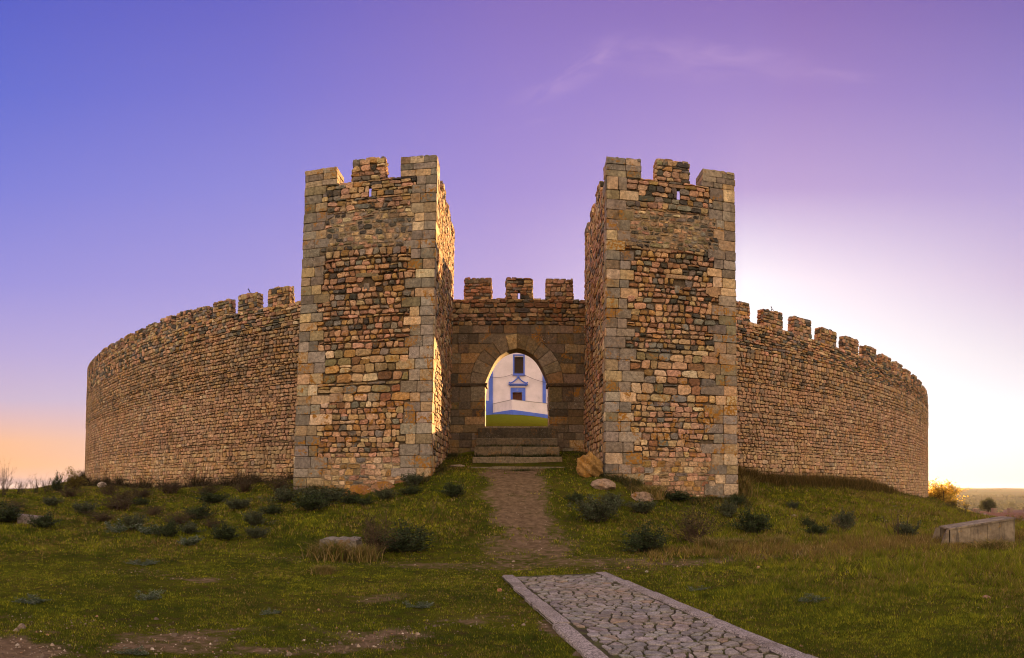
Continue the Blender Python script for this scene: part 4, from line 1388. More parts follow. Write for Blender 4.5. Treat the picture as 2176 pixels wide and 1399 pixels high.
    for side in (0, 1):
        mb = MB()
        s0 = 0.0 if side == 0 else -abs(np.dot(PB0 - PA0, d)) 
        x = s0
        while x < L:
            ln = rng.uniform(1.3, 2.3)
            o0 = (0 if side == 0 else Wd - kw) + rng.normal(0, .012); o1 = o0 + kw
            zt = 0.034 + rng.normal(0, .008)
            n_s = 8
            xs = np.linspace(x + .012, x + ln - .012, n_s)
            e0 = o0 + rng.normal(0, .006, n_s); e1 = o1 + rng.normal(0, .006, n_s)
            if side == 0: e0[2:5] += rng.uniform(-.01, .02)
            pr = lambda a, b_: [(a, -0.08), (a, zt - .02), (a + .02, zt), (b_ - .02, zt), (b_, zt - .02), (b_, -0.08)]
            V = []
            for xx, a_, b__ in zip(xs, e0, e1):
                for (o_, z_) in pr(a_, b__):
                    w = PA0 + d * xx + nrm * off(xx, o_)
                    V.append((w[0], w[1], z_ + rng.normal(0, .001)))
            fq = []
            for i in range(n_s - 1):
                for j in range(5):
                    fq.append([i * 6 + j, i * 6 + j + 1, (i + 1) * 6 + j + 1, (i + 1) * 6 + j])
            fe = [[5, 4, 3, 2, 1, 0]], [[(n_s - 1) * 6 + k for k in range(6)]]
            mb.add(V, [fq, fe[0], fe[1]], (.3, .3, .3, 0))
            x += ln
        o = mb.build('kerb', mg); tag(o, kind='structure')


paving()

# ------------------------------------------------------------------ church seen through the gate
def church():
    Y = 80.0
    def x_(px, y=Y): return XY(px, y)
    def z_(py, y=Y, px=1100): return EYE + (PY0 - py) / F * y / math.cos(az_of(px))
    t = thing('church', 'white church with blue bands, barred window and scrolled door, framed by the gate arch', 'church', (x_(1101), Y, z_(885)))
    WH = (0.72, 0.62, 0.68, 0); BL = (0.085, 0.15, 0.62, 0)
    mw, n, b = new_mat('whitewash')
    P = geo(n); at = n.new('ShaderNodeAttribute'); at.attribute_name = 'tint'
    c = n.mix(1, at.outputs['Color'], n_comb(n, n.rng(n.noise(P, .7, 5, .6), .3, .7, .86, 1.06)), 'MULTIPLY')
    c = n.mix(n.rng(n.noise(P, 1.1, 6, .7), .60, .68, 0, .4), c, (0.35, .31, .30))
    n.put(b.inputs['Base Color'], c); b.inputs['Roughness'].default_value = .9
    bump(n, b, n.noise(P, 8, 4, .6), .3, .02)
    xl, xr = x_(1004), x_(1196)
    zt = z_(722)
    zb = z_(900) - 1.5
    wx0, wx1, wz0, wz1 = x_(1093), x_(1112.3), z_(794.3), z_(758)
    dx0, dx1, dz1 = x_(1089.3), x_(1109.3), z_(834)
    mb = MB()
    # front wall with two real openings
    th = 0.9
    xs = [xl, min(wx0, dx0), max(wx1, dx1), xr]
    mb.box(xs[0], Y, zb, xs[1], Y + th, zt, WH)
    mb.box(xs[2], Y, zb, xs[3], Y + th, zt, WH)
    a, c_ = xs[1], xs[2]
    mb.box(a, Y, wz1, c_, Y + th, zt, WH)
    mb.box(a, Y, dz1, c_, Y + th, wz0, WH)
    if wx0 > a: mb.box(a, Y, wz0, wx0, Y + th, wz1, WH)
    if wx1 < c_: mb.box(wx1, Y, wz0, c_, Y + th, wz1, WH)
    if dx0 > a: mb.box(a, Y, zb, dx0, Y + th, dz1, WH)
    if dx1 < c_: mb.box(dx1, Y, zb, c_, Y + th, dz1, WH)
    mb.box(xl, Y + th, zb, xl + .8, Y + 22, zt, WH); mb.box(xr - .8, Y + th, zb, xr, Y + 22, zt, WH); mb.box(xl + .8, Y + 21.2, zb, xr - .8, Y + 22, zt, WH)
    mb.build('wall', mw, t)
    # roof
    r = MB(); xm = (xl + xr) / 2
    V = [(xl - .2, Y - .1, zt), (xr + .2, Y - .1, zt), (xm, Y - .1, zt + 1.7), (xl - .2, Y + 22.1, zt), (xr + .2, Y + 22.1, zt), (xm, Y + 22.1, zt + 1.7)]
    r.add(V, [[[0, 1, 2], [5, 4, 3]], [[0, 2, 5, 3], [2, 1, 4, 5], [1, 0, 3, 4]]], (0.30, .13, .07, 0))
    r.build('roof', M_PLAIN, t)
    # pilasters and dado
    for pa, pb in ((1039.3, 1047.2), (1153, 1159.8)):
        m_ = MB(); m_.box(x_(pa), Y - .16, zb, x_(pb), Y + .01, zt - .3, BL); m_.build('pilaster', mw, t)
    m_ = MB(); m_.box(xl, Y - .10, zb, x_(1039.2), Y - .003, z_(852), BL)
    m_.build('dado', mw, t); m_ = MB()
    m_.box(x_(1160), Y - .10, zb, xr, Y - .003, z_(868), BL); m_.build('dado', mw, t)
    # window
    f = MB()
    ox0, ox1, oz0, oz1 = x_(1090.3), x_(1115), z_(797), z_(753.6)
    wd = .16
    for (a0, b0, a1, b1) in ((ox0, oz0, ox0 + wd, oz1), (ox1 - wd, oz0, ox1, oz1), (ox0 + wd, oz1 - wd, ox1 - wd, oz1), (ox0 + wd, oz0, ox1 - wd, oz0 + wd)):
        f.box(a0, Y - .07, b0, a1, Y - .002, b1, BL)
    wf = f.build('window', mw, t)
    g = MB(); g.box(wx0, Y + .55, wz0, wx1, Y + .6, wz1, (.06, .05, .05, 0)); g.build('pane', M_PLAIN, wf)
    g = MB()
    gx0, gx1 = x_(1093), x_(1107.4)
    for k in range(6): xx = wx0 + (wx1 - wx0) * (k + .5) / 6; g.box(xx - .02, Y + .40, wz0, xx + .02, Y + .44, wz1, (.09, .05, .03, 0))
    for k in range(11): zz = wz0 + (wz1 - wz0) * (k + .5) / 11; g.box(wx0, Y + .445, zz - .018, wx1, Y + .475, zz + .018, (.09, .05, .03, 0))
    g.build('grille', M_PLAIN, wf)
    g = MB(); g.box(ox0 - .06, Y - .20, oz0 - .12, ox1 + .06, Y - .003, oz0 - .003, (.12, .16, .5, 0)); g.build('sill', mw, wf)
    # door
    f = MB()
    ux0, ux1, uz1 = x_(1085), x_(1116.4), z_(825)
    f.box(ux0, Y - .10, zb, dx0, Y - .002, uz1, BL); f.box(dx1, Y - .10, zb, ux1, Y - .002, uz1, BL); f.box(dx0, Y - .10, dz1, dx1, Y - .002, uz1, BL)
    df = f.build('door_surround', mw, t)
    g = MB(); nb_ = 5
    for k in range(nb_):
        a0 = dx0 + (dx1 - dx0) * k / nb_; g.box(a0 + .01, Y + .3, zb, a0 + (dx1 - dx0) / nb_ - .01, Y + .36 + .01 * (k % 2), dz1, (.10, .035, .02, 0))
    g.box(dx0, Y + .371, zb, dx1, Y + .40, dz1, (.03, .015, .01, 0))
    g.build('door', M_PLAIN, t)
    g = MB(); g.box(ux0 + .03, Y - .14, z_(824), ux1 - .03, Y - .003, z_(820.8), WH)
    g.box(x_(1083), Y - .3, z_(820.6), x_(1119), Y - .003, z_(818.8), BL); g.box(x_(1080.5), Y - .42, z_(818.7), x_(1121.5), Y - .004, z_(816.5), BL)
    # curved pediment line
    for s in (-1, 1):
        pts = []
        for k in range(15):
            q = k / 14
            px = 1101.3 + s * (20.0 * (1 - q)); py = 815 - 12.0 * (q ** 2.2) - 1.2 * q
            if q < .12: py -= 2.0 * (1 - q / .12)
            pts.append((x_(px), Y - .2, z_(py)))
        g.tube(pts, .075, BL)
    g.tube([(x_(1101.3), Y - .2, z_(802.5)), (x_(1101.3), Y - .2, z_(799.5))], .1, BL)
    for s in (-1, 1): g.tube([(x_(1101.3 + s * 2.2), Y - .2, z_(803.5)), (x_(1101.3 + s * 1.2), Y - .2, z_(801.5))], .09, BL)
    g.build('pediment', mw, t)
    # cable sagging across the facade
    cb = MB()
    for (p0, p1, sag) in (((1036, 800.5), (1090, 796), 8.5), ((1113, 797), (1172, 815), 6.0)):
        pts = []
        for k in range(17):
            q = k / 16
            pts.append((x_(p0[0] + (p1[0] - p0[0]) * q), Y - .25, z_(p0[1] + (p1[1] - p0[1]) * q + sag * 4 * q * (1 - q) * .55)))
        cb.tube(pts, .022, (.08, .05, .08, 0))
    cb.build('cable', M_PLAIN, t)
    # terrace parapet in front
    tw = thing('terrace_wall', 'low white wall with blue foot in front of the church door', 'wall', (x_(1088), 74.0, gz(0, 74.0)))
    def P3(px, py, y): return (x_(px, y), y, z_(py, y, px))
    runs = [(P3(1047.5, 859, 79.9), P3(1088.6, 850, 74.0), P3(1047.5, 877.5, 79.9), P3(1088.6, 871.2, 74.0), 1),
            (P3(1088.6, 850, 74.0), P3(1176, 859.8, 76.5), P3(1088.6, 871.2, 74.0), P3(1176, 883.3, 76.5), 1)]
    mwall = MB(); mbl = MB(); mcp = MB()
    for (t0, t1, b0, b1, _) in runs:
        dv = Vector((t1[0] - t0[0], t1[1] - t0[1], 0)).normalized(); nn = Vector((dv.y, -dv.x, 0))
        bk = -nn * .35; fr = nn * .05
        def q(p, o, dz=0): return (p[0] + o.x, p[1] + o.y, p[2] + dz)
        z0 = Vector((0, 0, 0))
        mwall.hexa([q(b0, z0, -.003), q(b1, z0, -.003), q(b1, bk, -.003), q(b0, bk, -.003), q(t0, z0), q(t1, z0), q(t1, bk), q(t0, bk)], WH)
        mbl.hexa([(b0[0] + fr.x, b0[1] + fr.y, b0[2] - 2.4), (b1[0] + fr.x, b1[1] + fr.y, b1[2] - 2.4), (b1[0] + bk.x, b1[1] + bk.y, b1[2] - 2.4), (b0[0] + bk.x, b0[1] + bk.y, b0[2] - 2.4),
                  q(b0, fr, -.006), q(b1, fr, -.006), q(b1, bk, -.006), q(b0, bk, -.006)], BL)
        f2 = nn * .03
        mcp.hexa([q(t0, f2, .003), q(t1, f2, .003), q(t1, bk - f2, .003), q(t0, bk - f2, .003), q(t0, f2, .05), q(t1, f2, .05), q(t1, bk - f2, .05), q(t0, bk - f2, .05)], (.3, .27, .3, 0))
    mwall.build('wall_panel', mw, tw); mbl.build('plinth', mw, tw); mcp.build('coping', mw, tw)


church()

# ------------------------------------------------------------------ rocks and blocks
def rock(name, label, cat, pxa, pxb, pyt, pyb, col, seed, flat=1.0, group=None, alpha=1.0, r=None, sharp=0.25, squash_y=0.8, pts=None):
    rng = np.random.default_rng(seed)
    pxm = (pxa + pxb) / 2
    x, y, rr = hit(pxm, pyb)
    if r: rr = r; a = az_of(pxm); x, y = rr * math.sin(a), rr * math.cos(a)
    w = (pxb - pxa) / F * rr / 2; h = (pyb - pyt) / F * rr
    z0 = EYE + (PY0 - pyb) / F * rr
    import bmesh
    bm = bmesh.new(); bmesh.ops.create_icosphere(bm, subdivisions=4, radius=1.0)
    # random facet planes
    pl = [(Vector(rng.normal(0, 1, 3)).normalized(), rng.uniform(0.62, 0.9)) for _ in range(11)]
    for v in bm.verts:
        p = v.co.copy()
        for nrm, dd in pl:
            s = p.dot(nrm) - dd
            if s > 0: p -= nrm * s * 0.92
        q = np.array(p)
        nz = 0.09 * math.sin(q[0] * 5 + seed) * math.sin(q[1] * 6 + seed * 2) + 0.06 * math.sin(q[2] * 11 + q[0] * 9 + seed) + rng.normal(0, .008)
        p = p * (1 + nz * sharp * 2)
        if pts:  # taper profile: width factor by height
            tz = (p.z + 1) / 2
            k = np.interp(tz, [a for a, _ in pts], [b for _, b in pts]); p.x *= k; p.y *= k
        v.co = p
    mn = Vector([min(v.co[i] for v in bm.verts) for i in range(3)]); mx = Vector([max(v.co[i] for v in bm.verts) for i in range(3)])
    ca = math.cos(-az_of(pxm)); sa = math.sin(-az_of(pxm))
    V = []
    for v in bm.verts:
        lx = (v.co.x - (mn.x + mx.x) / 2) / ((mx.x - mn.x) / 2) * w
        ly = (v.co.y - (mn.y + mx.y) / 2) / ((mx.y - mn.y) / 2) * w * squash_y
        lz = (v.co.z - mn.z) / (mx.z - mn.z) * h * 1.25 - h * .25
        V.append((x + lx * ca - ly * sa, y + w * .5 + lx * sa + ly * ca, z0 + lz))
    Fc = [[v.index for v in f.verts] for f in bm.faces]
    bm.free()
    mb = MB(); mb.add(V, [Fc], tuple(col) + (alpha,), False)
    o = mb.build(name, M_ROCK, None, loc=(x, y + w * .5, z0))
    tag(o, label, cat, group)
    return o


rock('boulder', 'big ochre lichen-covered boulder leaning by the right tower beside the steps', 'rock', 1226, 1285, 956, 1010, (0.34, 0.19, 0.06), 4, r=23.9,
     pts=[(0, 1.0), (.5, .95), (.85, .78), (1, .5)], sharp=.7, alpha=1.6)
rock('boulder', 'pale flat boulder in the grass just below the ochre boulder', 'rock', 1256, 1311, 1017, 1044, (0.34, 0.25, 0.20), 8, alpha=.5, sharp=.3)
rock('boulder', 'brownish rock half hidden by dry grass at the right tower foot', 'rock', 1338, 1392, 1045, 1068, (0.32, 0.22, 0.16), 15, alpha=1.0, sharp=.4)
rock('boulder', 'orange lichened rock at the left tower foot, left one of the pair', 'rock', 726, 790, 1030, 1058, (0.30, 0.14, 0.06), 21, r=23.5, alpha=2.0, squash_y=.6)
rock('boulder', 'grey and orange rock at the left tower foot, right one of the pair', 'rock', 782, 842, 1022, 1055, (0.30, 0.17, 0.10), 22, r=23.6, alpha=2.0, squash_y=.6)
rock('boulder', 'white topped rock under the hollow at the far end of the left wall', 'rock', 203, 224, 1024, 1037, (0.5, 0.42, 0.36), 24, alpha=.2)
rock('stone', 'pink brown stone in the grass right of the right tower', 'stone', 1631, 1644, 1073, 1081, (0.40, 0.26, 0.19), 25, alpha=.2)
rock('stone', 'long pale stone lying in the slope grass below the right wall', 'stone', 1681, 1696, 1094, 1099, (0.5, 0.42, 0.33), 26, alpha=.2)
rock('stone', 'flat pale slab lying on the bank at the left foot of the steps', 'stone', 954, 988, 987, 994, (0.40, 0.31, 0.22), 27, alpha=.3)
rock('stone', 'small orange stone on the grass left of the paved path', 'stone', 1056, 1067, 1251, 1259, (0.42, 0.20, 0.12), 28, alpha=0)
rock('stone', 'small brick coloured stone lying on the far end of the paving', 'stone', 1153, 1162, 1229, 1235, (0.42, 0.22, 0.14), 29, alpha=0)
rock('stone', 'rosy stone in the grass at the lower right corner', 'stone', 2090, 2110, 1266, 1274, (0.42, 0.25, 0.18), 30, alpha=0)
rock('stone', 'round buff stone beside the track right of the paving', 'stone', 1608, 1616, 1203, 1209, (0.48, 0.33, 0.18), 33, alpha=0)
rock('stone', 'white stone beside the far right corner of the paving', 'stone', 1371, 1378, 1213, 1218, (0.55, 0.5, 0.42), 34, alpha=0)
rock('stone', 'broad stone bedded in the gravel at the lower left corner', 'stone', 32, 52, 1326, 1342, (0.34, 0.26, 0.20), 35, alpha=.2)
rock('stone', 'round orange stone in the grass left of the middle foreground', 'stone', 672, 680, 1294, 1300, (0.5, 0.27, 0.16), 36, alpha=0)


def small_blocks():
    # pale plinth stone in dry grass
    x, y, r = hit(716, 1188)
    mb = MB(); w = 84 / F * r / 2; h = 40 / F * r
    rng = np.random.default_rng(9)
    C = [(x - w, y, -.1), (x + w, y + .05, -.1), (x + w * .95, y + .8, -.1), (x - w * .95, y + .8, -.1), (x - w * .95, y + .03, h), (x + w * .97, y + .06, h - .02), (x + w * .9, y + .75, h + .03), (x - w * .9, y + .72, h + .02)]
    C = [np.array((a, b, c + gz(x, y))) for a, b, c in C]
    for fi, (a, b, c, d) in enumerate(((0, 1, 4, 5), (1, 2, 5, 6), (2, 3, 6, 7), (3, 0, 7, 4), (4, 5, 7, 6))):
        W = np.linalg.norm(C[b] - C[a]); H = np.linalg.norm(C[c] - C[a])
        n_u, n_v = 10, 7
        U, Vv = np.meshgrid(np.linspace(0, W, n_u), np.linspace(0, H, n_v))
        P = planar(C[a], C[b], C[c], C[d], W, H)
        dd = np.zeros(U.size)
        p = P(U.ravel(), Vv.ravel(), dd)
        p += 0.015 * np.sin(p[:, [1, 2, 0]] * 23) + 0.01 * np.sin(p[:, [2, 0, 1]] * 41)
        ff = [[j * n_u + i, j * n_u + i + 1, (j + 1) * n_u + i + 1, (j + 1) * n_u + i] for j in range(n_v - 1) for i in range(n_u - 1)]
        mb.add(p, [ff], (0.27, 0.235, 0.20, .6), False)
    o = mb.build('stone_block', M_ROCK, None, loc=(x, y, gz(x, y))); tag(o, 'squat pale topped stone block half buried in dry grass left of the track', 'stone block')
    # left low slab
    x, y, r = hit(66, 1115)
    a = az_of(66); ca, sa = math.cos(-a), math.sin(-a)
    w = 58 / F * r / 2; h = 20 / F * r
    def pt(lx, ly, lz): return (x + lx * ca - ly * sa, y + lx * sa + ly * ca, gz(x, y) + lz)
    mb = MB()
    mb.hexa([pt(-w, 0, -.2), pt(w, .1, -.2), pt(w, .9, -.2), pt(-w, .8, -.2), pt(-w, .0, h), pt(w, .1, h * .72), pt(w, .9, h * .75), pt(-w, .8, h * 1.05)], (0.27, 0.22, 0.20, .8))
    o = mb.build('stone_block', M_ROCK, None, loc=(x, y, gz(x, y))); tag(o, 'low grey slab between dark shrubs at the left edge', 'stone block')
    # concrete trough on the right
    t_x, t_y, r = hit(2019, 1160)
    ex, ey, r2 = hit(2157, 1158)
    z0 = EYE - (1162 - PY0) / F * r
    r2 = r * 1.0 + 0.6
    a2 = az_of(2157); ex, ey = r2 * math.sin(a2), r2 * math.cos(a2)
    t = thing('concrete_channel', 'low weathered concrete channel end with sloping wing in the grass at right', 'concrete structure', (t_x, t_y, z0))
    D = Vector((ex - t_x, ey - t_y, 0)); Lg = D.length; D.normalize(); N = Vector((-D.y, D.x, 0))
    if N.y < 0: N = -N
    cc, n, b = new_mat('old_concrete')
    P = geo(n)
    c = n.mix(n.rng(n.noise(P, 2.5, 6, .65), .35, .65), (0.15, 0.11, 0.075), (0.31, 0.24, 0.165))
    stv = n.noise(n.mapping(P, (7, 7, .8)), 1.0, 5, .65)
    c = n.mix(n.rng(stv, .50, .68, 0, .8), c, (0.05, .04, .035))
    c = n.mix(n.rng(n.noise(P, 34, 3, .6), .64, .72, 0, .4), c, (.40, .35, .30))
    c = n.mix(n.rng(n.noise(P, 4.1, 5, .7), .6, .66, 0, .7), c, (.33, .19, .05))
    n.put(b.inputs['Base Color'], c); b.inputs['Roughness'].default_value = .95
    bump(n, b, n.noise(P, 22, 6, .7), .9, .02)
    def W3(s, d_, z): p = Vector((t_x, t_y, z0)) + D * s + N * d_; return (p.x, p.y, p.z + z)
    hL = 36 / F * r; hR = 55 / F * r2
    # main wall, three cast panels
    mb = MB()
    cuts = [0.0, .31 * Lg, .57 * Lg, .79 * Lg, Lg]
    for k, (s0, s1) in enumerate(zip(cuts[:-1], cuts[1:])):
        h0 = hL + (hR - hL) * (s0 / Lg); h1 = hL + (hR - hL) * (s1 / Lg)
        o_ = (.0, .012, .004, .015)[k]
        mb.hexa([W3(s0 + .004, o_, -.4), W3(s1 - .004, o_, -.4), W3(s1 - .004, .22, -.4), W3(s0 + .004, .22, -.4),
                 W3(s0 + .004, o_, h0 - .015), W3(s1 - .004, o_, h1 - .015), W3(s1 - .004, .22, h1 - .015), W3(s0 + .004, .22, h0 - .015)])
    mb.build('side_panel', cc, t)
    mb = MB()
    mb.hexa([W3(-.02, -.02, hL - .012), W3(Lg + .02, -.02, hR - .012), W3(Lg + .02, 1.25, hR - .012), W3(-.02, 1.25, hL - .012),
             W3(-.02, -.02, hL + .035), W3(Lg + .02, -.02, hR + .035), W3(Lg + .02, 1.25, hR + .035), W3(-.02, 1.25, hL + .035)])
    mb.build('top_slab', cc, t)
    mb = MB()
    mb.hexa([W3(0, 1.02, -.4), W3(Lg, 1.02, -.4), W3(Lg, 1.22, -.4), W3(0, 1.22, -.4), W3(0, 1.02, hL - .015), W3(Lg, 1.02, hR - .015), W3(Lg, 1.22, hR - .015), W3(0, 1.22, hL - .015)])
    mb.build('back_panel', cc, t)
    # sloping wings at the open left end
    for dd in (0.0, 1.02):
        mb = MB()
        ww = 30 / F * r
        mb.add([W3(-ww, dd, -.25), W3(-.03, dd, -.25), W3(-.03, dd, hL - .01), W3(-ww * .35 if dd else -.08, dd, hL - .01),
                W3(-ww, dd + .14, -.25), W3(-.03, dd + .14, -.25), W3(-.03, dd + .14, hL - .01), W3(-ww * .35 if dd else -.08, dd + .14, hL - .01)],
               [[[0, 1, 2, 3], [7, 6, 5, 4], [4, 5, 1, 0], [5, 6, 2, 1], [6, 7, 3, 2], [7, 4, 0, 3]]])
        mb.build('wing', cc, t)


small_blocks()

# ------------------------------------------------------------------ plants
def leaf_cloud(mb, rng, cen, n, size, cols, up=0.3):
    """n small diamond leaves at cen (n,3)"""
    d = rng.normal(0, 1, (n, 3)); d[:, 2] = np.abs(d[:, 2]) * .7 + up; d /= np.linalg.norm(d, axis=1, keepdims=True)
    s = np.cross(d, rng.normal(0, 1, (n, 3))); s /= np.linalg.norm(s, axis=1, keepdims=True) + 1e-9
    L = rng.uniform(.7, 1.3, (n, 1)) * size; w = L * rng.uniform(.16, .26, (n, 1))
    p0 = cen; p1 = cen + d * L * .5 + s * w; p2 = cen + d * L; p3 = cen + d * L * .5 - s * w
    V = np.stack([p0, p1, p2, p3], 1).reshape(-1, 3)
    Fq = np.arange(n * 4).reshape(n, 4)
    mb.add(V, [Fq], np.repeat(np.concatenate([cols, np.zeros((n, 1))], 1), 4, axis=0))


def twig(mb, rng, p, d, L, r, depth, col, tips, bend=.25, nb=(2, 4), spread=.5):
    pts = [p.copy()]; dd = d.copy(); rad = [r]
    n = 4
    for k in range(n):
        dd = dd + rng.normal(0, bend, 3) * .4; dd[2] += .05; dd /= np.linalg.norm(dd)
        p = p + dd * L / n; pts.append(p.copy()); rad.append(r * (1 - .6 * (k + 1) / n))
        tips.append((p.copy(), dd.copy()))
    mb.tube([tuple(q) for q in pts], rad, col, 3 if depth < 2 else 4)
    if depth > 0:
        for _ in range(rng.integers(nb[0], nb[1] + 1)):
            i = rng.integers(1, n + 1)
            nd = dd + rng.normal(0, spread, 3); nd[2] = abs(nd[2]); nd /= np.linalg.norm(nd)
            twig(mb, rng, pts[i].copy(), nd, L * rng.uniform(.45, .75), rad[i] * .7, depth - 1, col, tips, bend, nb, spread)


def make_plant(kind, seed):
    """returns (foliage_mesh, stem_mesh) of a unit plant: about 1 wide, 1*aspect high, in local coords"""
    rng = np.random.default_rng(seed)
    fb, sb = MB(), MB()
    tips = []
    if kind == 'shrub':           # compact grey-green cushion
        for k in range(26):
            a = rng.uniform(0, 6.28); sp = rng.uniform(0.1, 1.1)
            d = np.array([math.cos(a) * sp, math.sin(a) * sp, rng.uniform(.5, 1.0)]); d /= np.linalg.norm(d)
            twig(sb, rng, np.array([0, 0, -.03]) + rng.normal(0, .05, 3) * [1, 1, 0], d, rng.uniform(.34, .52), .012, 1, (.06, .045, .03, 0), tips, .3, (2, 3), .45)
        T = np.array([t[0] for t in tips])
        T = T[T[:, 2] > .06]
        n = 3000
        c = T[rng.integers(0, len(T), n)] + rng.normal(0, .03, (n, 3))
        base = np.array([0.050, 0.066, 0.026]) if seed % 3 else np.array([0.085, 0.095, 0.050])
        cols = base[None] * rng.uniform(.55, 1.5, (n, 1)) * rng.uniform(.9, 1.1, (n, 3))
        leaf_cloud(fb, rng, c, n, .062, cols)
    elif kind == 'pale':          # silvery low rosette herb
        for k in range(16):
            a = rng.uniform(0, 6.28); sp = rng.uniform(0.5, 1.6)
            d = np.array([math.cos(a) * sp, math.sin(a) * sp, rng.uniform(.3, .8)]); d /= np.linalg.norm(d)
            twig(sb, rng, np.array([0, 0, -.02]), d, rng.uniform(.3, .48), .01, 1, (.10, .09, .06, 0), tips, .3, (1, 3), .5)
        T = np.array([t[0] for t in tips]); n = 1600
        c = T[rng.integers(0, len(T), n)] + rng.normal(0, .03, (n, 3))
        pal = np.array([[.10, .13, .07], [.22, .24, .18], [.07, .10, .04]])[rng.integers(0, 3, n)]
        leaf_cloud(fb, rng, c, n, .07, pal * rng.uniform(.7, 1.3, (n, 1)), up=.1)
    elif kind == 'twiggy':        # brown dead-looking bush
        for k in range(34):
            a = rng.uniform(0, 6.28); sp = rng.uniform(0.05, .9)
            d = np.array([math.cos(a) * sp, math.sin(a) * sp, 1.0]); d /= np.linalg.norm(d)
            twig(sb, rng, rng.normal(0, .08, 3) * [1, 1, 0], d, rng.uniform(.35, .6), .009, 2, (.085, .052, .035, 0), tips, .35, (2, 3), .5)
        T = np.array([t[0] for t in tips]); n = 1300
        c = T[rng.integers(0, len(T), n)] + rng.normal(0, .03, (n, 3))
        pal = np.array([[.085, .06, .028], [.05, .05, .02], [.12, .085, .045]])[rng.integers(0, 3, n)]
        leaf_cloud(fb, rng, c, n, .045, pal * rng.uniform(.7, 1.2, (n, 1)))
    elif kind == 'bare':          # leafless twigs against the sky
        for k in range(12):
            a = rng.uniform(0, 6.28); sp = rng.uniform(0.05, .6)
            d = np.array([math.cos(a) * sp, math.sin(a) * sp, 1.0]); d /= np.linalg.norm(d)
            twig(sb, rng, rng.normal(0, .10, 3) * [1, 1, 0], d, rng.uniform(.45, .7), .011, 2, (.06, .04, .03, 0), tips, .3, (3, 5), .4)
        T = np.array([t[0] for t in tips]); n = 260
        c = T[rng.integers(0, len(T), n)] + rng.normal(0, .03, (n, 3))
        leaf_cloud(fb, rng, c, n, .035, np.array([[.08, .07, .03]]) * rng.uniform(.6, 1.3, (n, 1)))
    elif kind == 'bush':          # leafy taller bush
        for k in range(24):
            a = rng.uniform(0, 6.28); sp = rng.uniform(0.1, .9)
            d = np.array([math.cos(a) * sp, math.sin(a) * sp, 1.0]); d /= np.linalg.norm(d)
            twig(sb, rng, rng.normal(0, .10, 3) * [1, 1, 0], d, rng.uniform(.4, .6), .014, 2, (.07, .045, .03, 0), tips, .3, (2, 4), .5)
        T = np.array([t[0] for t in tips]); n = 4200
        c = T[rng.integers(0, len(T), n)] + rng.normal(0, .03, (n, 3))
        leaf_cloud(fb, rng, c, n, .05, np.array([[.20, .15, .03]]) * rng.uniform(.4, 1.5, (n, 1)) * rng.uniform(.9, 1.1, (n, 3)))
    elif kind == 'tuft':          # tall dry grass clump
        n = 900
        a = rng.uniform(0, 6.28, n); r0 = np.abs(rng.normal(0, .22, n)); ln = rng.uniform(.35, .85, n)
        base = np.stack([np.cos(a) * r0, np.sin(a) * r0, np.full(n, -.03)], 1)
        le = rng.normal(0, .28, (n, 2)); w = rng.uniform(.006, .012, n)
        sd = rng.normal(0, 1, (n, 2)); sd /= np.linalg.norm(sd, axis=1, keepdims=True)
        S = np.concatenate([sd * w[:, None], np.zeros((n, 1))], 1)
        mid = base + np.stack([le[:, 0] * ln * .4, le[:, 1] * ln * .4, ln * .62], 1)
        tip = base + np.stack([le[:, 0] * ln * 1.3, le[:, 1] * ln * 1.3, ln * .95], 1)
        V = np.stack([base - S, base + S, mid + S * .8, mid - S * .8, tip], 1).reshape(-1, 3)
        i = np.arange(n)[:, None] * 5
        pal = np.array([[.30, .20, .06], [.20, .16, .04], [.12, .13, .02], [.38, .27, .11]])[rng.integers(0, 4, n)] * rng.uniform(.7, 1.2, (n, 1))
        fb.add(V, [i + np.array([[0, 1, 2, 3]]), i + np.array([[3, 2, 4]])], np.repeat(np.concatenate([pal, np.zeros((n, 1))], 1), 5, 0))
        return fb, None
    elif kind == 'stalk':         # a few tall thin dead stalks
        for k in range(5):
            d = np.array([rng.normal(0, .22), rng.normal(0, .22), 1.0]); d /= np.linalg.norm(d)
            twig(sb, rng, rng.normal(0, .05, 3) * [1, 1, 0], d, rng.uniform(.7, 1.0), .007, 1, (.09, .055, .035, 0), tips, .15, (1, 3), .35)
        T = np.array([t[0] for t in tips if t[0][2] > .45] or [t[0] for t in tips]); n = 60
        c = T[rng.integers(0, len(T), n)] + rng.normal(0, .012, (n, 3))
        leaf_cloud(fb, rng, c, n, .035, np.array([[.30, .24, .14]]) * rng.uniform(.6, 1.3, (n, 1)))
    return fb, sb


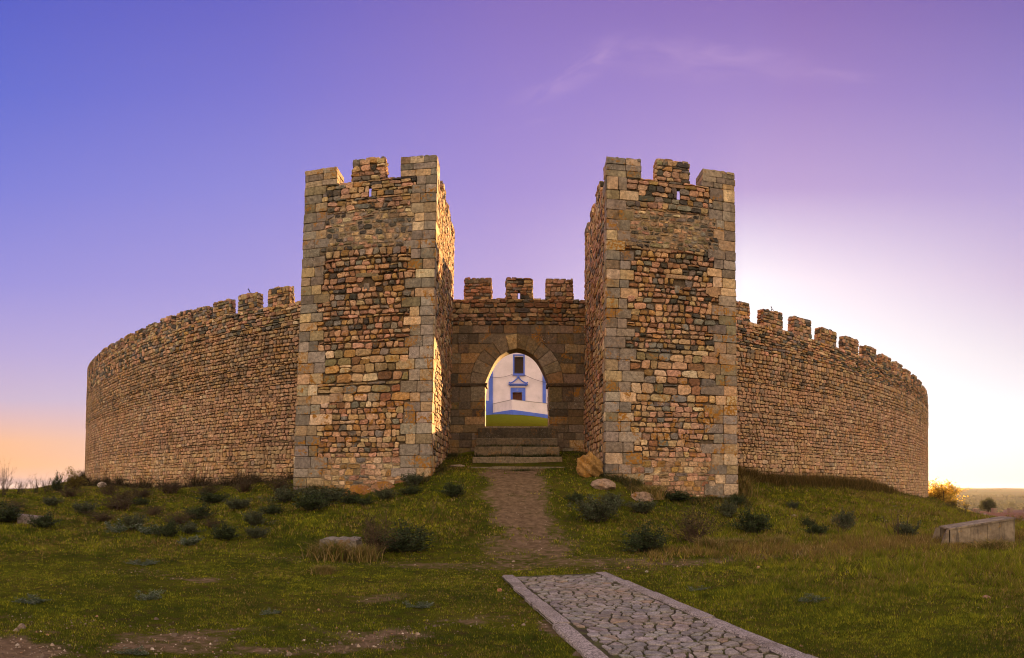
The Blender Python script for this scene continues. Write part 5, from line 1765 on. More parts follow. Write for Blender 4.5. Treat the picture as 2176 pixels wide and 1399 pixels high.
_plants = {}
NAMES = {'shrub': ('shrub', 'shrub'), 'pale': ('herb', 'plant'), 'twiggy': ('dry_bush', 'bush'), 'bare': ('bare_bush', 'bush'), 'bush': ('bush', 'bush'), 'tuft': ('grass_tuft', 'grass tuft'), 'stalk': ('dry_stalks', 'dry plant')}
GROUPS = {'shrub': 'grey green shrubs on the slope', 'pale': 'silvery low herbs in the turf', 'twiggy': 'brown twiggy bushes', 'bare': 'bare bushes on the left skyline', 'tuft': 'tufts of dry grass', 'stalk': 'dead flower stalks'}
def plant(kind, px, py, wpx, hpx, label, var=0, r=None, group=None):
    key = (kind, var)
    if key not in _plants:
        fb, sb = make_plant(kind, 100 + var * 7 + len(kind))
        Vall = np.concatenate(fb.v + (sb.v if sb else []))
        w0 = np.percentile(Vall[:, 0], 98) - np.percentile(Vall[:, 0], 2); h0 = np.percentile(Vall[:, 2], 99.2)
        def mesh(mb, nm, mat):
            o = mb.build(nm, mat); me = o.data; bpy.data.objects.remove(o); return me
        fm = mesh(fb, 'foliage', M_LEAF); sm = mesh(sb, 'stems', M_TWIG) if sb else None
        _plants[key] = (fm, sm, w0, h0)
    fm, sm, w0, h0 = _plants[key]
    if r is None: x, y, rr = hit(px, py)
    else: rr = r; x, y = rr * math.sin(az_of(px)), rr * math.cos(az_of(px))
    if kind in ('shrub', 'twiggy'): hpx *= 1.18
    if px < 900 and kind in ('shrub', 'pale', 'twiggy') and py > 1060: wpx *= 1.12
    W = wpx / F * rr; H = hpx / F * rr
    x2, y2 = x * (1 + W * .25 / rr), y * (1 + W * .25 / rr)
    nm, cat = NAMES[kind]
    rot = random.Random(int(px * 7 + py)).uniform(0, 6.28)
    z = gz(x2, y2) if r is None else EYE - (py - PY0) / F * rr
    g = group or GROUPS.get(kind)
    if sm is None:
        o = bpy.data.objects.new(nm, fm); COL.objects.link(o)
    else:
        o = bpy.data.objects.new(nm, None); COL.objects.link(o); o.empty_display_size = .2
        for m_, n_ in ((fm, 'foliage'), (sm, 'stems')):
            c = bpy.data.objects.new(n_, m_); COL.objects.link(c); c.parent = o
    o.location = (x2, y2, z - .01); o.rotation_euler = (0, 0, rot); o.scale = (W / w0, W / w0, H / h0)
    tag(o, label, cat, g)
    return o


PL = [
    ('shrub', 1270, 1115, 88, 46, 'broad dark shrub left of the pale rock below the right tower'),
    ('shrub', 1370, 1176, 84, 50, 'blue green shrub just above the right end of the paving'),
    ('shrub', 1604, 1138, 66, 44, 'large round dark shrub on the slope below the right tower corner'),
    ('shrub', 1548, 1103, 44, 30, 'small dark shrub under the right corner of the right tower'),
    ('shrub', 1685, 1085, 22, 16, 'tiny dark shrub high on the slope below the right wall'),
    ('shrub', 1718, 1122, 28, 20, 'small pale green shrub, upper one of the twin shrubs right of centre slope'),
    ('shrub', 1738, 1142, 40, 26, 'low spreading shrub just below its paler twin on the right slope'),
    ('shrub', 1797, 1133, 44, 40, 'upright grey green shrub midway along the right slope'),
    ('shrub', 1928, 1148, 46, 32, 'dark shrub left of the concrete channel'),
    ('shrub', 2070, 1078, 1, 1, None),
    ('shrub', 1225, 1072, 32, 18, 'little shrub at the track edge below the ochre boulder'),
    ('shrub', 1300, 1082, 50, 26, 'shrub in long grass under the pale rock'),
    ('shrub', 1365, 1095, 50, 24, 'low shrub below the brownish rock'),
    ('shrub', 1440, 1068, 60, 20, 'dark scrub against the foot of the right tower'),
    ('shrub', 1566, 1078, 34, 20, 'scrub at the base of the right tower outer corner'),
    ('twiggy', 1474, 1160, 98, 74, 'large brown twiggy bush below the right tower'),
    ('twiggy', 1395, 1062, 60, 26, 'brown scrub against the middle of the right tower foot'),
    ('shrub', 850, 1180, 96, 52, 'wide grey green shrub right of the half buried block'),
    ('shrub', 660, 1090, 64, 34, 'pale shrub in front of the left tower corner'),
    ('shrub', 605, 1072, 56, 28, 'dark shrub left of the left tower corner'),
    ('shrub', 690, 1072, 74, 28, 'dark shrub hugging the left tower base'),
    ('shrub', 741, 1074, 40, 22, 'small shrub before the left orange rock'),
    ('shrub', 775, 1076, 26, 16, 'tiny shrub between the two orange rocks'),
    ('shrub', 818, 1066, 40, 22, 'shrub before the right orange rock'),
    ('shrub', 880, 1036, 42, 24, 'dark shrub at the passage corner of the left tower'),
    ('shrub', 870, 1055, 40, 18, 'low shrub below the passage corner of the left tower'),
    ('shrub', 965, 1060, 46, 26, 'shrub beside the trodden track above the steps turn'),
    ('shrub', 540, 1122, 46, 28, 'dark shrub on the left bank below the wall'),
    ('shrub', 546, 1148, 38, 22, 'lower shrub on the left bank under the dark one'),
    ('shrub', 10, 1112, 66, 34, 'dark shrub cut by the left edge'),
    ('shrub', 90, 1126, 44, 28, 'green shrub right of the low slab'),
    ('shrub', 108, 1078, 36, 18, 'small shrub on the far left bank, upper row'),
    ('shrub', 180, 1094, 40, 22, 'shrub left of the middle of the left bank, upper row'),
    ('shrub', 296, 1076, 28, 16, 'small teal shrub below the far part of the left wall'),
    ('shrub', 418, 1108, 44, 28, 'rounded dark shrub below the middle of the left wall'),
    ('pale', 248, 1134, 44, 26, 'silvery herb cluster, leftmost of the row on the left bank'),
    ('shrub', 286, 1130, 38, 32, 'dark shrub rising out of the silvery herbs'),
    ('pale', 318, 1138, 40, 22, 'silvery herb right of the dark shrub on the left bank'),
    ('shrub', 356, 1146, 42, 32, 'very dark shrub in the row on the left bank'),
    ('shrub', 402, 1138, 40, 22, 'low shrub behind the silvery topped one on the left bank'),
    ('pale', 400, 1163, 46, 22, 'silvery topped plant lowest on the left bank'),
    ('shrub', 478, 1150, 48, 32, 'dark shrub at the right end of the left bank row'),
    ('pale', 300, 1202, 52, 10, 'flat green herb in the turf below the left bank'),
    ('pale', 64, 1286, 54, 16, 'flat rosette plant in the turf at lower left'),
    ('pale', 316, 1280, 44, 20, 'whitish rosette plant in the lower left turf'),
    ('pale', 574, 1309, 30, 12, 'small rosette in the middle foreground turf'),
    ('pale', 890, 1296, 44, 12, 'grey rosette left of the paved path'),
    ('pale', 1722, 1281, 54, 16, 'white green rosette plant in the turf right of the paving'),
    ('pale', 1480, 1258, 44, 10, 'low pale plant around a stick beside the paving'),
    ('pale', 285, 1399, 40, 14, 'rosette plant cut by the bottom edge at left'),
    ('twiggy', 800, 1190, 70, 84, 'brown bush with tall twigs right of the half buried block'),
    ('tuft', 712, 1194, 100, 46, 'dry grass clump in front of the half buried block'),
    ('tuft', 775, 1196, 56, 40, 'dry grass clump at the right end of the half buried block'),
    ('tuft', 672, 1186, 30, 26, 'small dry tuft at the left end of the half buried block'),
    ('stalk', 822, 1160, 44, 110, 'tall dead stalks standing behind the half buried block'),
    ('stalk', 915, 1115, 24, 62, 'lone dead stalk on the slope left of the track'),
    ('stalk', 978, 1052, 14, 52, 'thin dead stalk beside the steps on the left'),
    ('stalk', 1905, 1150, 90, 90, 'leaning dead stalks with pale heads left of the concrete channel'),
    ('stalk', 1780, 1140, 60, 60, 'dead stalks beside the upright shrub on the right slope'),
    ('stalk', 1482, 1254, 8, 38, 'single stick poking up beside the paving'),
    ('stalk', 1340, 1050, 30, 40, 'dry stalks before the right tower'),
    ('tuft', 1505, 1170, 60, 30, 'dry yellow tuft at the foot of the large brown bush'),
    ('tuft', 1380, 1066, 60, 34, 'dry tuft before the right tower'),
    ('tuft', 1580, 1055, 44, 46, 'tall tawny tuft in the corner of right tower and wall'),
    ('twiggy', 230, 1052, 66, 28, 'dark scrub under the hollow at the end of the left wall'),
    ('twiggy', 300, 1060, 60, 24, 'brown scrub below the far left wall'),
    ('twiggy', 360, 1052, 70, 26, 'scrub against the foot of the left wall, left stretch'),
    ('twiggy', 440, 1054, 70, 26, 'scrub against the foot of the left wall, middle stretch'),
    ('twiggy', 520, 1048, 80, 34, 'dark scrub against the left wall near the tower'),
    ('twiggy', 595, 1050, 70, 36, 'dark scrub in the corner of left wall and tower'),
    ('twiggy', 250, 1088, 80, 26, 'greyish twiggy bush on the far left slope'),
    ('twiggy', 150, 1058, 60, 22, 'low twiggy bush on the left skyline bank'),
    ('twiggy', 330, 1098, 60, 22, 'thin brown bush right of the greyish one on the left slope'),
    ('twiggy', 215, 1112, 60, 22, 'purplish twiggy scrub behind the silvery herb cluster'),
    ('twiggy', 380, 1120, 64, 26, 'brown twiggy scrub behind the very dark shrub'),
    ('twiggy', 452, 1126, 50, 22, 'thin brown scrub between the rounded shrub and the row end shrub'),
    ('shrub', 505, 1086, 44, 22, 'shrub high on the left bank close under the wall'),
    ('shrub', 575, 1096, 40, 20, 'shrub between the bank and the left tower corner, upper'),
    ('shrub', 455, 1072, 50, 22, 'dark shrub under the wall foot above the left bank'),
    ('twiggy', 260, 1068, 70, 24, 'purple brown brush on the upper left slope below the wall end'),
    ('twiggy', 30, 1092, 70, 26, 'brown brush above the dark shrub at the left edge'),
    ('tuft', 690, 1222, 50, 22, 'sprawling dry tuft in the turf below the half buried block'),
    ('tuft', 1560, 1166, 60, 22, 'pale dry tuft on the upper side of the side track'),
    ('tuft', 1650, 1160, 50, 20, 'low dry tuft farther along the side track'),
    ('tuft', 2110, 1175, 70, 30, 'tall grass tuft under the concrete channel'),
    ('bare', 8, 1056, 44, 84, 'tall bare twigs at the left edge against the orange sky'),
    ('bare', 45, 1052, 46, 40, 'bare twiggy bush second from the left edge'),
    ('bare', 75, 1050, 40, 44, 'bare twiggy bush left of the leafy one on the skyline'),
    ('bare', 98, 1048, 36, 38, 'thin bare bush beside the small leafy bush on the skyline'),
    ('shrub', 120, 1046, 24, 34, 'small dark leafy bush on the left skyline'),
    ('bare', 140, 1044, 24, 22, 'short bare bush left of the wall end bush'),
    ('bush', 157, 1044, 36, 48, 'feathery bush against the sky beside the end of the left wall'),
]
for i, p in enumerate(PL):
    if p[5] is None: continue
    plant(*p[:5], p[5], var=i % 4 if p[0] in ('shrub', 'twiggy', 'pale') else i % 2)
plant('bush', 1990, 1080, 74, 56, 'sunlit golden bush beyond the right end of the wall', var=5, r=76)
M_LIT_LEAF = tint_mat('leaves_painted_sunlit', 0.7, 0.35, 6, trans=0.65)  # leaf tint raised below to paint the backlit sun glow into the colour
for _l in M_LIT_LEAF.node_tree.nodes:
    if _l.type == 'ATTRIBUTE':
        _nt = M_LIT_LEAF.node_tree; _mx = [k.to_socket for k in _l.outputs['Color'].links]
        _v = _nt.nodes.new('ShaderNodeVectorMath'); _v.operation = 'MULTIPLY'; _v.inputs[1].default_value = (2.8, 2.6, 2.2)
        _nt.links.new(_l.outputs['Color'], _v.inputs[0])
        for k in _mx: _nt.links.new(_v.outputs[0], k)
_plants[('bush', 5)][0].materials[0] = M_LIT_LEAF
plant('bush', 2022, 1086, 40, 34, 'smaller bush right of the sunlit golden bush', var=1, r=60)
plant('bare', 2050, 1112, 70, 44, 'bare spreading bush on the crest left of the concrete channel', var=1, r=38)
plant('bare', 2015, 1092, 60, 30, 'bare brush below the golden bush', var=0, r=48, group='bare brush on the right crest')
plant('bush', 2160, 1135, 60, 40, 'reddish bush behind the concrete channel end', var=2, r=34)


# ------------------------------------------------------------------ grass (stuff)
def blocked(x, y):
    b = on_path(x, y, 0.02) > 0
    b |= (x > -8.5) & (x < -3.0) & (y > 23.8) & (y < 31.3)
    b |= (x > 3.4) & (x < 8.7) & (y > 23.8) & (y < 31.3)
    b |= np.hypot(x - CX, y - CY) < CR + .02
    b |= (np.abs(x - .25) < 1.95) & (y > 25.75) & (y < 31)
    return b


def grass():
    rng = np.random.default_rng(99)
    n = 430000
    r = np.exp(rng.uniform(math.log(4.6), math.log(62), n))
    # thin out the near and boost the middle
    a = rng.uniform(-.83, .83, n)
    x = r * np.sin(a); y = r * np.cos(a)
    ok = ~blocked(x, y)
    x, y, r, a = x[ok], y[ok], r[ok], a[ok]
    z = height(x, y)
    d = dirt_at(x, y, z)
    pn = vnoise(x, y, .5, 11) * .5 + vnoise(x, y, 1.6, 12) * .5
    ok = (d * 1.25 - (pn - .5) * .9 + rng.uniform(-.42, .42, len(x))) < 0.42
    bare = (vnoise(x, y, 1.1, 15) * .55 + vnoise(x, y, .35, 16) * .45) > .60
    ok &= ~(bare & (rng.random(len(x)) < .8))
    x, y, z, r, a, pn = x[ok], y[ok], z[ok], r[ok], a[ok], pn[ok]
    px = PX0 + F * a; py = PY0 - F * (z - EYE) / r
    N = len(x)
    # height by place: mown turf, longer on the right and on the slopes
    right = np.clip((px - 1350) / 500, 0, 1) * np.clip((1330 - py) / 120, 0, 1)
    slope = np.clip((1200 - py) / 60, 0, 1) * (0.35 + .5 * vnoise(x, y, 2.2, 21))
    trk = np.exp(-((py - 1180 + (px - 1500) * .045) / 15) ** 2) * (px > 1380)
    H = 0.015 + 0.018 * pn + 0.12 * right * (0.15 + vnoise(x, y, 1.3, 22)) + 0.06 * slope + .17 * trk * vnoise(x, y, .7, 23) ** 1.5
    H *= rng.uniform(.55, 1.5, N)
    dry = np.clip(.12 + .5 * (vnoise(x, y, 1.1, 31) - .45) + .30 * right * vnoise(x, y, .8, 32) + .35 * slope * vnoise(x, y, 1.5, 33) + .6 * trk, 0, .9)
    isdry = rng.random(N) < dry
    g1 = np.array([.160, .185, .010]); g2 = np.array([.36, .33, .020]); g3 = np.array([.055, .078, .006])
    m = np.clip(1.8 * (.55 * vnoise(x, y, .8, 41) + .45 * vnoise(x, y, .22, 42)) - .4, 0, 1)[:, None]
    green = (g3 * (1 - m) + g1 * m) * (1 - .5 * right[:, None]) + np.array([.22, .235, .014]) * .5 * right[:, None]
    green = np.where(rng.random((N, 1)) < .22 * (.3 + m), g2[None] * 1.0, green)
    dryc = np.array([[.30, .20, .055], [.20, .145, .035], [.15, .085, .03], [.40, .29, .12]])[rng.choice(4, N, p=[.35, .35, .2, .1])]
    col = np.where(isdry[:, None], dryc, green) * rng.uniform(.65, 1.35, (N, 1))
    V = []; C = []
    for k in range(3):
        off = rng.normal(0, 1, (N, 2)) * (.012 + .0012 * r[:, None])
        bx, by = x + off[:, 0], y + off[:, 1]
        w = np.maximum(.0028, .00055 * r) * rng.uniform(.7, 1.4, N)
        th = rng.uniform(0, 6.28, N)
        sx, sy = np.cos(th) * w, np.sin(th) * w
        ln = rng.normal(0, .55, (N, 2)) * H[:, None]
        hh = H * rng.uniform(.7, 1.2, N)
        b0 = np.stack([bx - sx, by - sy, z - .012], 1); b1 = np.stack([bx + sx, by + sy, z - .012], 1)
        tp = np.stack([bx + ln[:, 0], by + ln[:, 1], z + hh], 1)
        V.append(np.stack([b0, b1, tp], 1)); C.append(col)
    # tufts rooted on the treads against the next riser
    for (pa, pb, py_, rr, wt) in ((1008, 1189, 971, 28.45, 1500), (1004, 1195, 992, 26.95, 2200), (1012, 1185, 949.5, 29.95, 900), (1000, 1201, 1004, 25.65, 2200)):
        m_ = wt
        bx = rng.uniform(XY(pa, rr), XY(pb, rr), m_); by = rr - np.abs(rng.normal(0, .10, m_)); bz = np.full(m_, ZR(py_, rr) - .01)
        hh = .10 * rng.uniform(.5, 1.5, m_) * (.4 + 1.2 * vnoise(bx, by, .35, 71)); th = rng.uniform(0, 6.28, m_); w = .009
        l = rng.normal(0, .4, (m_, 2)) * hh[:, None]
        V.append(np.stack([np.stack([bx - np.cos(th) * w, by - np.sin(th) * w, bz], 1), np.stack([bx + np.cos(th) * w, by + np.sin(th) * w, bz], 1), np.stack([bx + l[:, 0], by + l[:, 1], bz + hh], 1)], 1))
        C.append(np.array([[.045, .055, .012]]) * rng.uniform(.6, 1.4, (m_, 1)))
    V = np.concatenate(V).reshape(-1, 3); C = np.concatenate(C)
    mb = MB()
    nt = len(C)
    mb.add(V, [np.arange(nt * 3).reshape(-1, 3)], np.repeat(np.concatenate([C, np.zeros((nt, 1))], 1), 3, 0))
    o = mb.build('grass', M_LEAF); tag(o, 'short olive turf grass growing over the slope before the castle', 'grass', kind='stuff')
    # tall tawny grass at the foot of the right wall
    n = 9000
    q = rng.uniform(.20, .60, n)
    rr = CR + .05 + np.abs(rng.normal(0, .55, n))
    dens = np.interp(q, [.20, .26, .34, .40, .48, .55, .60], [1, 1, .8, 1, 1, .6, .2])
    ok = rng.random(n) < dens; q, rr = q[ok], rr[ok]; n = len(q)
    x = CX + rr * np.sin(q); y = CY - rr * np.cos(q); z = height(x, y)
    hh = rng.uniform(.25, .95, n) * np.interp(q, [.2, .3, .5, .6], [1.15, .8, .95, .5])
    V = []; C = []
    for k in range(3):
        bx = x + rng.normal(0, .08, n); by = y + rng.normal(0, .08, n)
        th = rng.uniform(0, 6.28, n); w = .011
        l = rng.normal(0, .22, (n, 2)); l[:, 0] -= .08
        H = hh * rng.uniform(.7, 1.15, n)
        b0 = np.stack([bx - np.cos(th) * w, by - np.sin(th) * w, z - .05], 1); b1 = np.stack([bx + np.cos(th) * w, by + np.sin(th) * w, z - .05], 1)
        tp = np.stack([bx + l[:, 0] * H * 1.5, by + l[:, 1] * H * 1.5, z + H], 1)
        V.append(np.stack([b0, b1, tp], 1))
        C.append(np.array([[.20, .125, .035], [.10, .065, .018], [.055, .05, .012]])[rng.integers(0, 3, n)] * rng.uniform(.7, 1.3, (n, 1)))
    V = np.concatenate(V).reshape(-1, 3); C = np.concatenate(C); nt = len(C)
    mb = MB(); mb.add(V, [np.arange(nt * 3).reshape(-1, 3)], np.repeat(np.concatenate([C, np.zeros((nt, 1))], 1), 3, 0))
    o = mb.build('tall_grass', M_LEAF); tag(o, 'tall tawny grass along the foot of the right wall', 'grass', kind='stuff')
    # mixed weeds hugging the foot of towers and left wall
    mb = MB()
    def strip(x, y, hmax, pal, lean=.5):
        n = len(x); z = height(x, y)
        cl = vnoise(x, y, .8, 81) * .6 + vnoise(x, y, .25, 82) * .4
        k = cl > .40
        x, y, z, cl = x[k], y[k], z[k], cl[k]; n = len(x)
        H = hmax * rng.uniform(.3, 1, n) * np.clip((cl - .36) * 2.6, .15, 1.1)
        th = rng.uniform(0, 6.28, n); w = rng.uniform(.007, .016, n)
        l = rng.normal(0, lean, (n, 2)) * H[:, None]
        b0 = np.stack([x - np.cos(th) * w, y - np.sin(th) * w, z - .03], 1); b1 = np.stack([x + np.cos(th) * w, y + np.sin(th) * w, z - .03], 1)
        tp = np.stack([x + l[:, 0], y + l[:, 1], z + H], 1)
        c = np.array(pal)[rng.integers(0, len(pal), n)] * rng.uniform(.6, 1.35, (n, 1))
        mb.add(np.stack([b0, b1, tp], 1).reshape(-1, 3), [np.arange(n * 3).reshape(-1, 3)], np.repeat(np.concatenate([c, np.zeros((n, 1))], 1), 3, 0))
        # leaves on them
        m_ = n // 2
        leaf_cloud(mb, rng, (b0 * .4 + tp * .6)[:m_] + rng.normal(0, .03, (m_, 3)), m_, .06, c[:m_])
    PALD = [[.06, .075, .02], [.10, .085, .025], [.045, .055, .02], [.15, .10, .035]]
    q = rng.uniform(-.95, -.2, 16000); rr = CR + .1 + np.abs(rng.normal(0, .8, 16000)) * (.4 + .9 * vnoise(q * 40, q * 0, 1.0, 83))
    strip(CX + rr * np.sin(q), CY - rr * np.cos(q), 1.0, [[.030, .022, .012], [.045, .035, .015], [.035, .04, .014], [.07, .045, .025]])
    q = rng.uniform(.2, .95, 7000); rr = CR + .1 + np.abs(rng.normal(0, .9, 7000))
    strip(CX + rr * np.sin(q), CY - rr * np.cos(q), .4, PALD)
    for xa, xb, h_ in ((-8.7, -3.0, .42), (3.4, 8.9, .42)):
        n = 7000
        strip(rng.uniform(xa, xb, n), 23.85 - np.abs(rng.normal(0, .55, n)), h_, PALD)
    for xs in (-3.0, 3.4):
        n = 2500; sg = 1 if xs < 0 else -1
        strip(xs + sg * np.abs(rng.normal(0, .25, n)), rng.uniform(23.8, 30.8, n), .3, PALD)
    # loose taller weeds over the slopes
    n = 16000; a = rng.uniform(-.8, .8, n); r = np.exp(rng.uniform(math.log(14), math.log(45), n)); x = r * np.sin(a); y = r * np.cos(a)
    k = ~blocked(x, y) & (dirt_at(x, y, height(x, y)) < .15) & (vnoise(x, y, 2.3, 91) * .6 + vnoise(x, y, .6, 92) * .4 > .52)
    strip(x[k], y[k], .28, PALD + [[.12, .09, .03]], .6)
    o = mb.build('weeds', M_LEAF); tag(o, 'mixed low weeds along the wall feet and over the slopes', 'weeds', kind='stuff')


grass()


def gravel():
    rng = np.random.default_rng(123)
    n = 26000
    r = np.exp(rng.uniform(math.log(5.5), math.log(27), n)); a = rng.uniform(-.8, .8, n)
    x = r * np.sin(a); y = r * np.cos(a)
    ok = ~blocked(x, y); x, y, r = x[ok], y[ok], r[ok]
    z = height(x, y); d = dirt_at(x, y, z)
    px = PX0 + F * np.arctan2(x, y); py = PY0 - F * (z - EYE) / r
    cl = vnoise(x, y, .8, 51)
    pr = np.clip(d * 1.1 * (.3 + cl), 0, 1) + .012 + .05 * (cl > .72)
    pr *= np.where(py < 1060, .35, 1.0)
    ok = rng.random(len(x)) < pr
    x, y, z, r = x[ok], y[ok], z[ok], r[ok]; N = len(x)
    s = np.exp(rng.normal(math.log(.0095), .45, N)) * (1 + .02 * r)
    oct_ = np.array([[1, 0, 0], [.3, .95, 0], [-.8, .6, 0], [-.7, -.7, 0], [.4, -.9, 0], [.1, 0, .75], [.7, .2, .45], [-.5, .1, .5]])
    base = oct_[None] + rng.normal(0, .16, (N, 8, 3))
    th = rng.uniform(0, 6.28, N)
    R = np.stack([np.stack([np.cos(th), -np.sin(th)], 1), np.stack([np.sin(th), np.cos(th)], 1)], 1)
    xy = np.einsum('nij,nkj->nki', R, base[:, :, :2])
    V = np.concatenate([xy, base[:, :, 2:]], 2) * s[:, None, None]
    V[:, :5, 2] = -s[:, None] * .3
    V += np.stack([x, y, z], 1)[:, None]
    T = np.array([[0, 1, 6], [1, 2, 7], [2, 3, 7], [3, 4, 5], [4, 0, 6], [6, 1, 5], [5, 1, 7], [5, 7, 3], [4, 6, 5]])
    Fq = (np.arange(N)[:, None, None] * 8 + T[None]).reshape(-1, 3)
    pal = np.array([[.28, .21, .15], [.20, .14, .095], [.13, .095, .07], [.45, .37, .29], [.26, .14, .08]])[rng.choice(5, N, p=[.29, .3, .27, .07, .07])] * rng.uniform(.7, 1.2, (N, 1))
    mb = MB(); mb.add(V.reshape(-1, 3), [Fq], np.repeat(np.concatenate([pal, np.zeros((N, 1))], 1), 8, 0))
    o = mb.build('gravel', M_TWIG); tag(o, 'pale pebbles strewn over the bare earth and turf', 'gravel', kind='stuff')


gravel()

# ------------------------------------------------------------------ birds on the merlons
def bird(px, py, uc, ztop, label, face, h=0.30):
    q = uc / CR
    r = CR - .25
    x, y, z = CX + r * math.sin(q), CY - r * math.cos(q), ztop
    mb = MB()
    import bmesh
    rr = [(-.62, .04, .10), (-.45, .10, .22), (-.15, .20, .42), (.1, .26, .60), (.25, .25, .80), (.33, .17, .95), (.40, .16, 1.06), (.46, .12, 1.16), (.44, .02, 1.22)]
    V = []; k = 10
    for (fx, rad, fz) in rr:
        for j in range(k):
            t = 2 * math.pi * j / k
            V.append(((fx * .5 + rad * .62 * math.cos(t)) * face, rad * .8 * math.sin(t), fz + rad * .45 * math.cos(t)))
    V = np.array(V) * h / 1.25
    Fq = [[i * k + j, i * k + (j + 1) % k, (i + 1) * k + (j + 1) % k, (i + 1) * k + j] for i in range(len(rr) - 1) for j in range(k)]
    mb.add(V + [x, y, z], [Fq, [list(range(k))], [[(len(rr) - 1) * k + j for j in range(k)]]], (.035, .03, .03, 0), True)
    hx = .45 * .45 * face * h / 1.25
    mb.tube([(x + hx, y, z + 1.08 * h / 1.25), (x + hx + face * .22 * h, y, z + 1.05 * h / 1.25)], [.03 * h * 2, .004], (.12, .09, .04, 0))
    mb.tube([(x - .2 * face * h, y, z + .18 * h), (x - .55 * face * h, y, z - .12 * h)], [.06 * h * 2, .03 * h], (.03, .025, .025, 0))
    for s in (-.05, .05): mb.tube([(x + .02 * face, y + s * h * 2, z + .3 * h), (x + .02 * face, y + s * h * 2, z - .03)], .012, (.08, .06, .04, 0))
    o = mb.build('bird', M_BIRD, None, loc=(x, y, z)); tag(o, label, 'bird')


bird(535, 617, -13.45, zt_left(.3) + .98, 'dark bird perched on the second merlon left of the left tower', -1, .34)
bird(1635, 655, 14.55, zt_right(.31) + 1.02, 'small dark bird on the second merlon right of the right tower', -1, .22)
bird(1950, 805, 37.0, zt_right(.82) + .9, 'dark bird at the far right end of the right wall top', 1, .30)

# ------------------------------------------------------------------ distant town, trees, hills
def house(px, py, r, w, d, hh, rh, rot, label, wall=(.36, .29, .25, 0), roof=(.19, .085, .055, 0)):
    a = az_of(px); x, y = r * math.sin(a), r * math.cos(a)
    z = EYE - (py - PY0) / F * r
    t = thing('house', label, 'house', (x, y, z), 'houses of the town below')
    ca, sa = math.cos(rot - a), math.sin(rot - a)
    def q(lx, ly, lz): return (x + lx * ca - ly * sa, y + lx * sa + ly * ca, z + lz)
    mb = MB()
    mb.hexa([q(-w, -d, -12), q(w, -d, -12), q(w, d, -12), q(-w, d, -12), q(-w, -d, hh), q(w, -d, hh), q(w, d, hh), q(-w, d, hh)], wall)
    mb.build('wall', M_PLAIN, t)
    r_ = MB(); e = .5
    V = [q(-w - e, -d - e, hh + .01), q(w + e, -d - e, hh + .01), q(w + e, d + e, hh + .01), q(-w - e, d + e, hh + .01), q(-w - e, 0, hh + rh), q(w + e, 0, hh + rh)]
    r_.add(V, [[[0, 1, 5, 4], [2, 3, 4, 5], [3, 2, 1, 0]], [[3, 0, 4], [1, 2, 5]]], roof)
    rf = r_.build('roof', M_PLAIN, t)
    c = MB(); p = q(w * .4, d * .3, 0)
    c.box(p[0] - .5, p[1] - .5, z + hh + .2, p[0] + .5, p[1] + .5, z + hh + rh + 1.1, (.20, .14, .11, 0)); c.build('chimney', M_PLAIN, rf)
    for k in (-.5, .5):
        wn = MB(); wn.hexa([q(w * k - .6, -d - .05, hh - 2.2), q(w * k + .6, -d - .05, hh - 2.2), q(w * k + .6, -d - .01, hh - 2.2), q(w * k - .6, -d - .01, hh - 2.2),
                            q(w * k - .6, -d - .05, hh - .9), q(w * k + .6, -d - .05, hh - .9), q(w * k + .6, -d - .01, hh - .9), q(w * k - .6, -d - .01, hh - .9)], (.05, .04, .05, 0))
        wn.build('window', M_PLAIN, t)


house(2094, 1112, 150, 5.5, 4, 0.7, 1.6, .15, 'low house with a brown roof left of the round tree trunk, down in the town')
house(2128, 1108, 165, 5.0, 4, 0.9, 1.3, -.2, 'pale roofed house between the brown roof and the right edge')
house(2168, 1106, 170, 5.0, 5, .6, 1.4, .3, 'pinkish roofed house cut by the right edge', roof=(.17, .085, .06, 0))
house(2178, 1098, 230, 7, 6, .8, 1.6, -.1, 'farther pink roofed house on the right edge above the others', roof=(.18, .10, .075, 0))
house(2070, 1106, 140, 2.5, 3, 0.5, .9, .5, 'small pale shed roof left of the brown roofed house', roof=(.26, .18, .14, 0))
house(2056, 1100, 260, 8, 6, .5, 2.0, .1, 'house half hidden behind the bare bush on the crest')


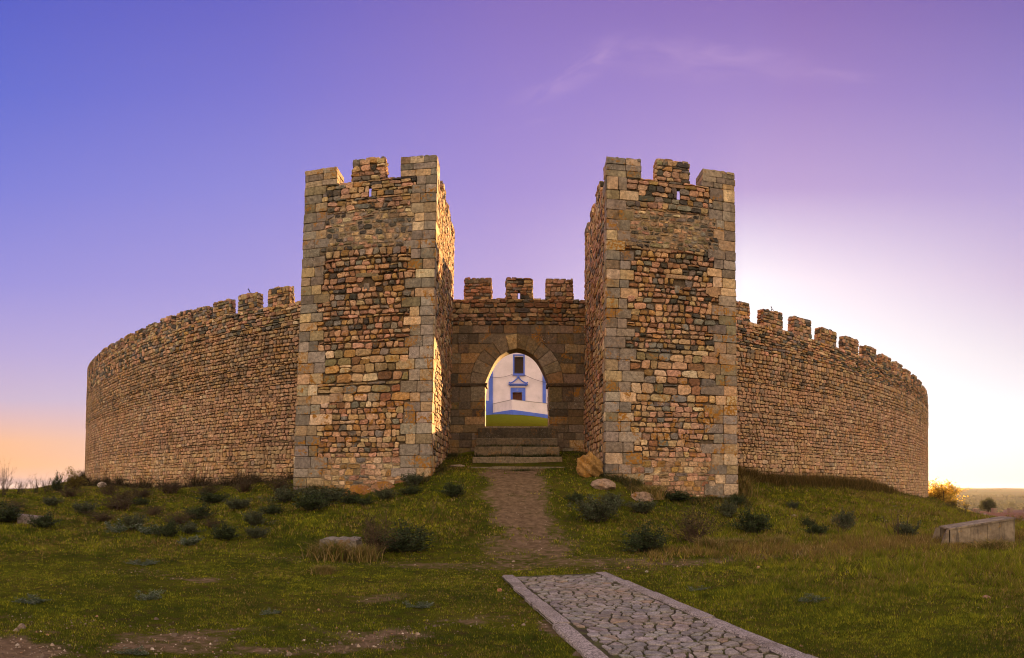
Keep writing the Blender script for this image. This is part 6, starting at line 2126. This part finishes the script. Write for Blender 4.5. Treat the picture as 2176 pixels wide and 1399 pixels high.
def tree(px, py, r, wpx, hpx, label, seed, col=(.05, .055, .018), n=9000, trunk=.25):
    rng = np.random.default_rng(seed)
    a = az_of(px); x, y = r * math.sin(a), r * math.cos(a); z = EYE - (py - PY0) / F * r
    W = wpx / F * r; H = hpx / F * r
    t = thing('tree', label, 'tree', (x, y, z), 'trees of the valley')
    sb = MB(); tips = []
    sb.tube([(x, y, z - 6), (x, y, z + H * trunk), (x + .1, y, z + H * .6)], [H * .05, H * .04, H * .02], (.07, .05, .035, 0), 7)
    for k in range(16):
        th = rng.uniform(0, 6.28); d = np.array([math.cos(th), math.sin(th), rng.uniform(.2, 1.2)]); d /= np.linalg.norm(d)
        twig(sb, rng, np.array([x, y, z + H * rng.uniform(trunk * .8, .6)]), d, W * .4, H * .018, 1, (.07, .05, .035, 0), tips)
    sb.build('trunk', M_TWIG, t)
    fb = MB()
    cl = []
    for k in range(46):
        v = rng.normal(0, 1, 3); v /= np.linalg.norm(v); v *= rng.uniform(.35, .95)
        if v[2] < -.6: v[2] *= .5
        cl.append((x + v[0] * W * .42, y + v[1] * W * .42, z + H * .6 + v[2] * H * .36))
    cl = np.array(cl)
    c = cl[rng.integers(0, len(cl), n)] + rng.normal(0, 1, (n, 3)) * W * .065
    leaf_cloud(fb, rng, c, n, W * .05, np.array([col]) * rng.uniform(.5, 1.5, (n, 1)))
    fb.build('crown', M_LEAF, t)


tree(2100, 1097, 190, 44, 36, 'round leafy tree standing above the town roofs at right', 1)
tree(2052, 1086, 420, 20, 14, 'small hazy tree left of the round tree', 2, n=2500)
tree(2150, 1078, 700, 16, 9, 'distant hazy tree right of the round tree', 3, n=1500)


def far_woods():
    rng = np.random.default_rng(8)
    n = 2600
    a = np.where(rng.random(n) < .8, rng.uniform(.62, .83, n), rng.uniform(-.83, -.66, n))
    r = np.exp(rng.uniform(math.log(300), math.log(3600), n))
    x, y = r * np.sin(a), r * np.cos(a)
    keep = vnoise(x, y, 160, 61) + .25 * vnoise(x, y, 50, 62) > .62
    x, y, r = x[keep], y[keep], r[keep]; n = len(x)
    z = height(x, y)
    mb = MB()
    m = 26
    s = rng.uniform(2.0, 4.2, n)
    for k in range(m):
        c = np.stack([x, y, z + s * .8], 1) + rng.normal(0, 1, (n, 3)) * s[:, None] * np.array([[.75, .75, .4]])
        leaf_cloud(mb, rng, c, n, 3.2, np.array([[.045, .045, .018]]) * rng.uniform(.6, 1.4, (n, 1)))
    o = mb.build('far_woods', M_LEAF); tag(o, 'far-off scattered woods on the hazy hills', 'woods', kind='stuff')


far_woods()

# ------------------------------------------------------------------ haze
def haze():
    mb = MB(); mb.box(-4800, -4800, -60, 4800, 4800, 45)
    m = bpy.data.materials.new('haze_air'); m.use_nodes = True
    n = NT(m.node_tree); n.n.clear()
    out = n.new('ShaderNodeOutputMaterial'); v = n.new('ShaderNodeVolumePrincipled')
    v.inputs['Color'].default_value = (.80, .86, 1.0, 1); v.inputs['Density'].default_value = HAZE
    v.inputs['Anisotropy'].default_value = 0.3
    n.l.new(v.outputs[0], out.inputs['Volume'])
    o = mb.build('haze', m); tag(o, kind='stuff'); o['label'] = 'pale warm haze in the air over the valley'; o['category'] = 'haze'


HAZE = 0.00006
haze()
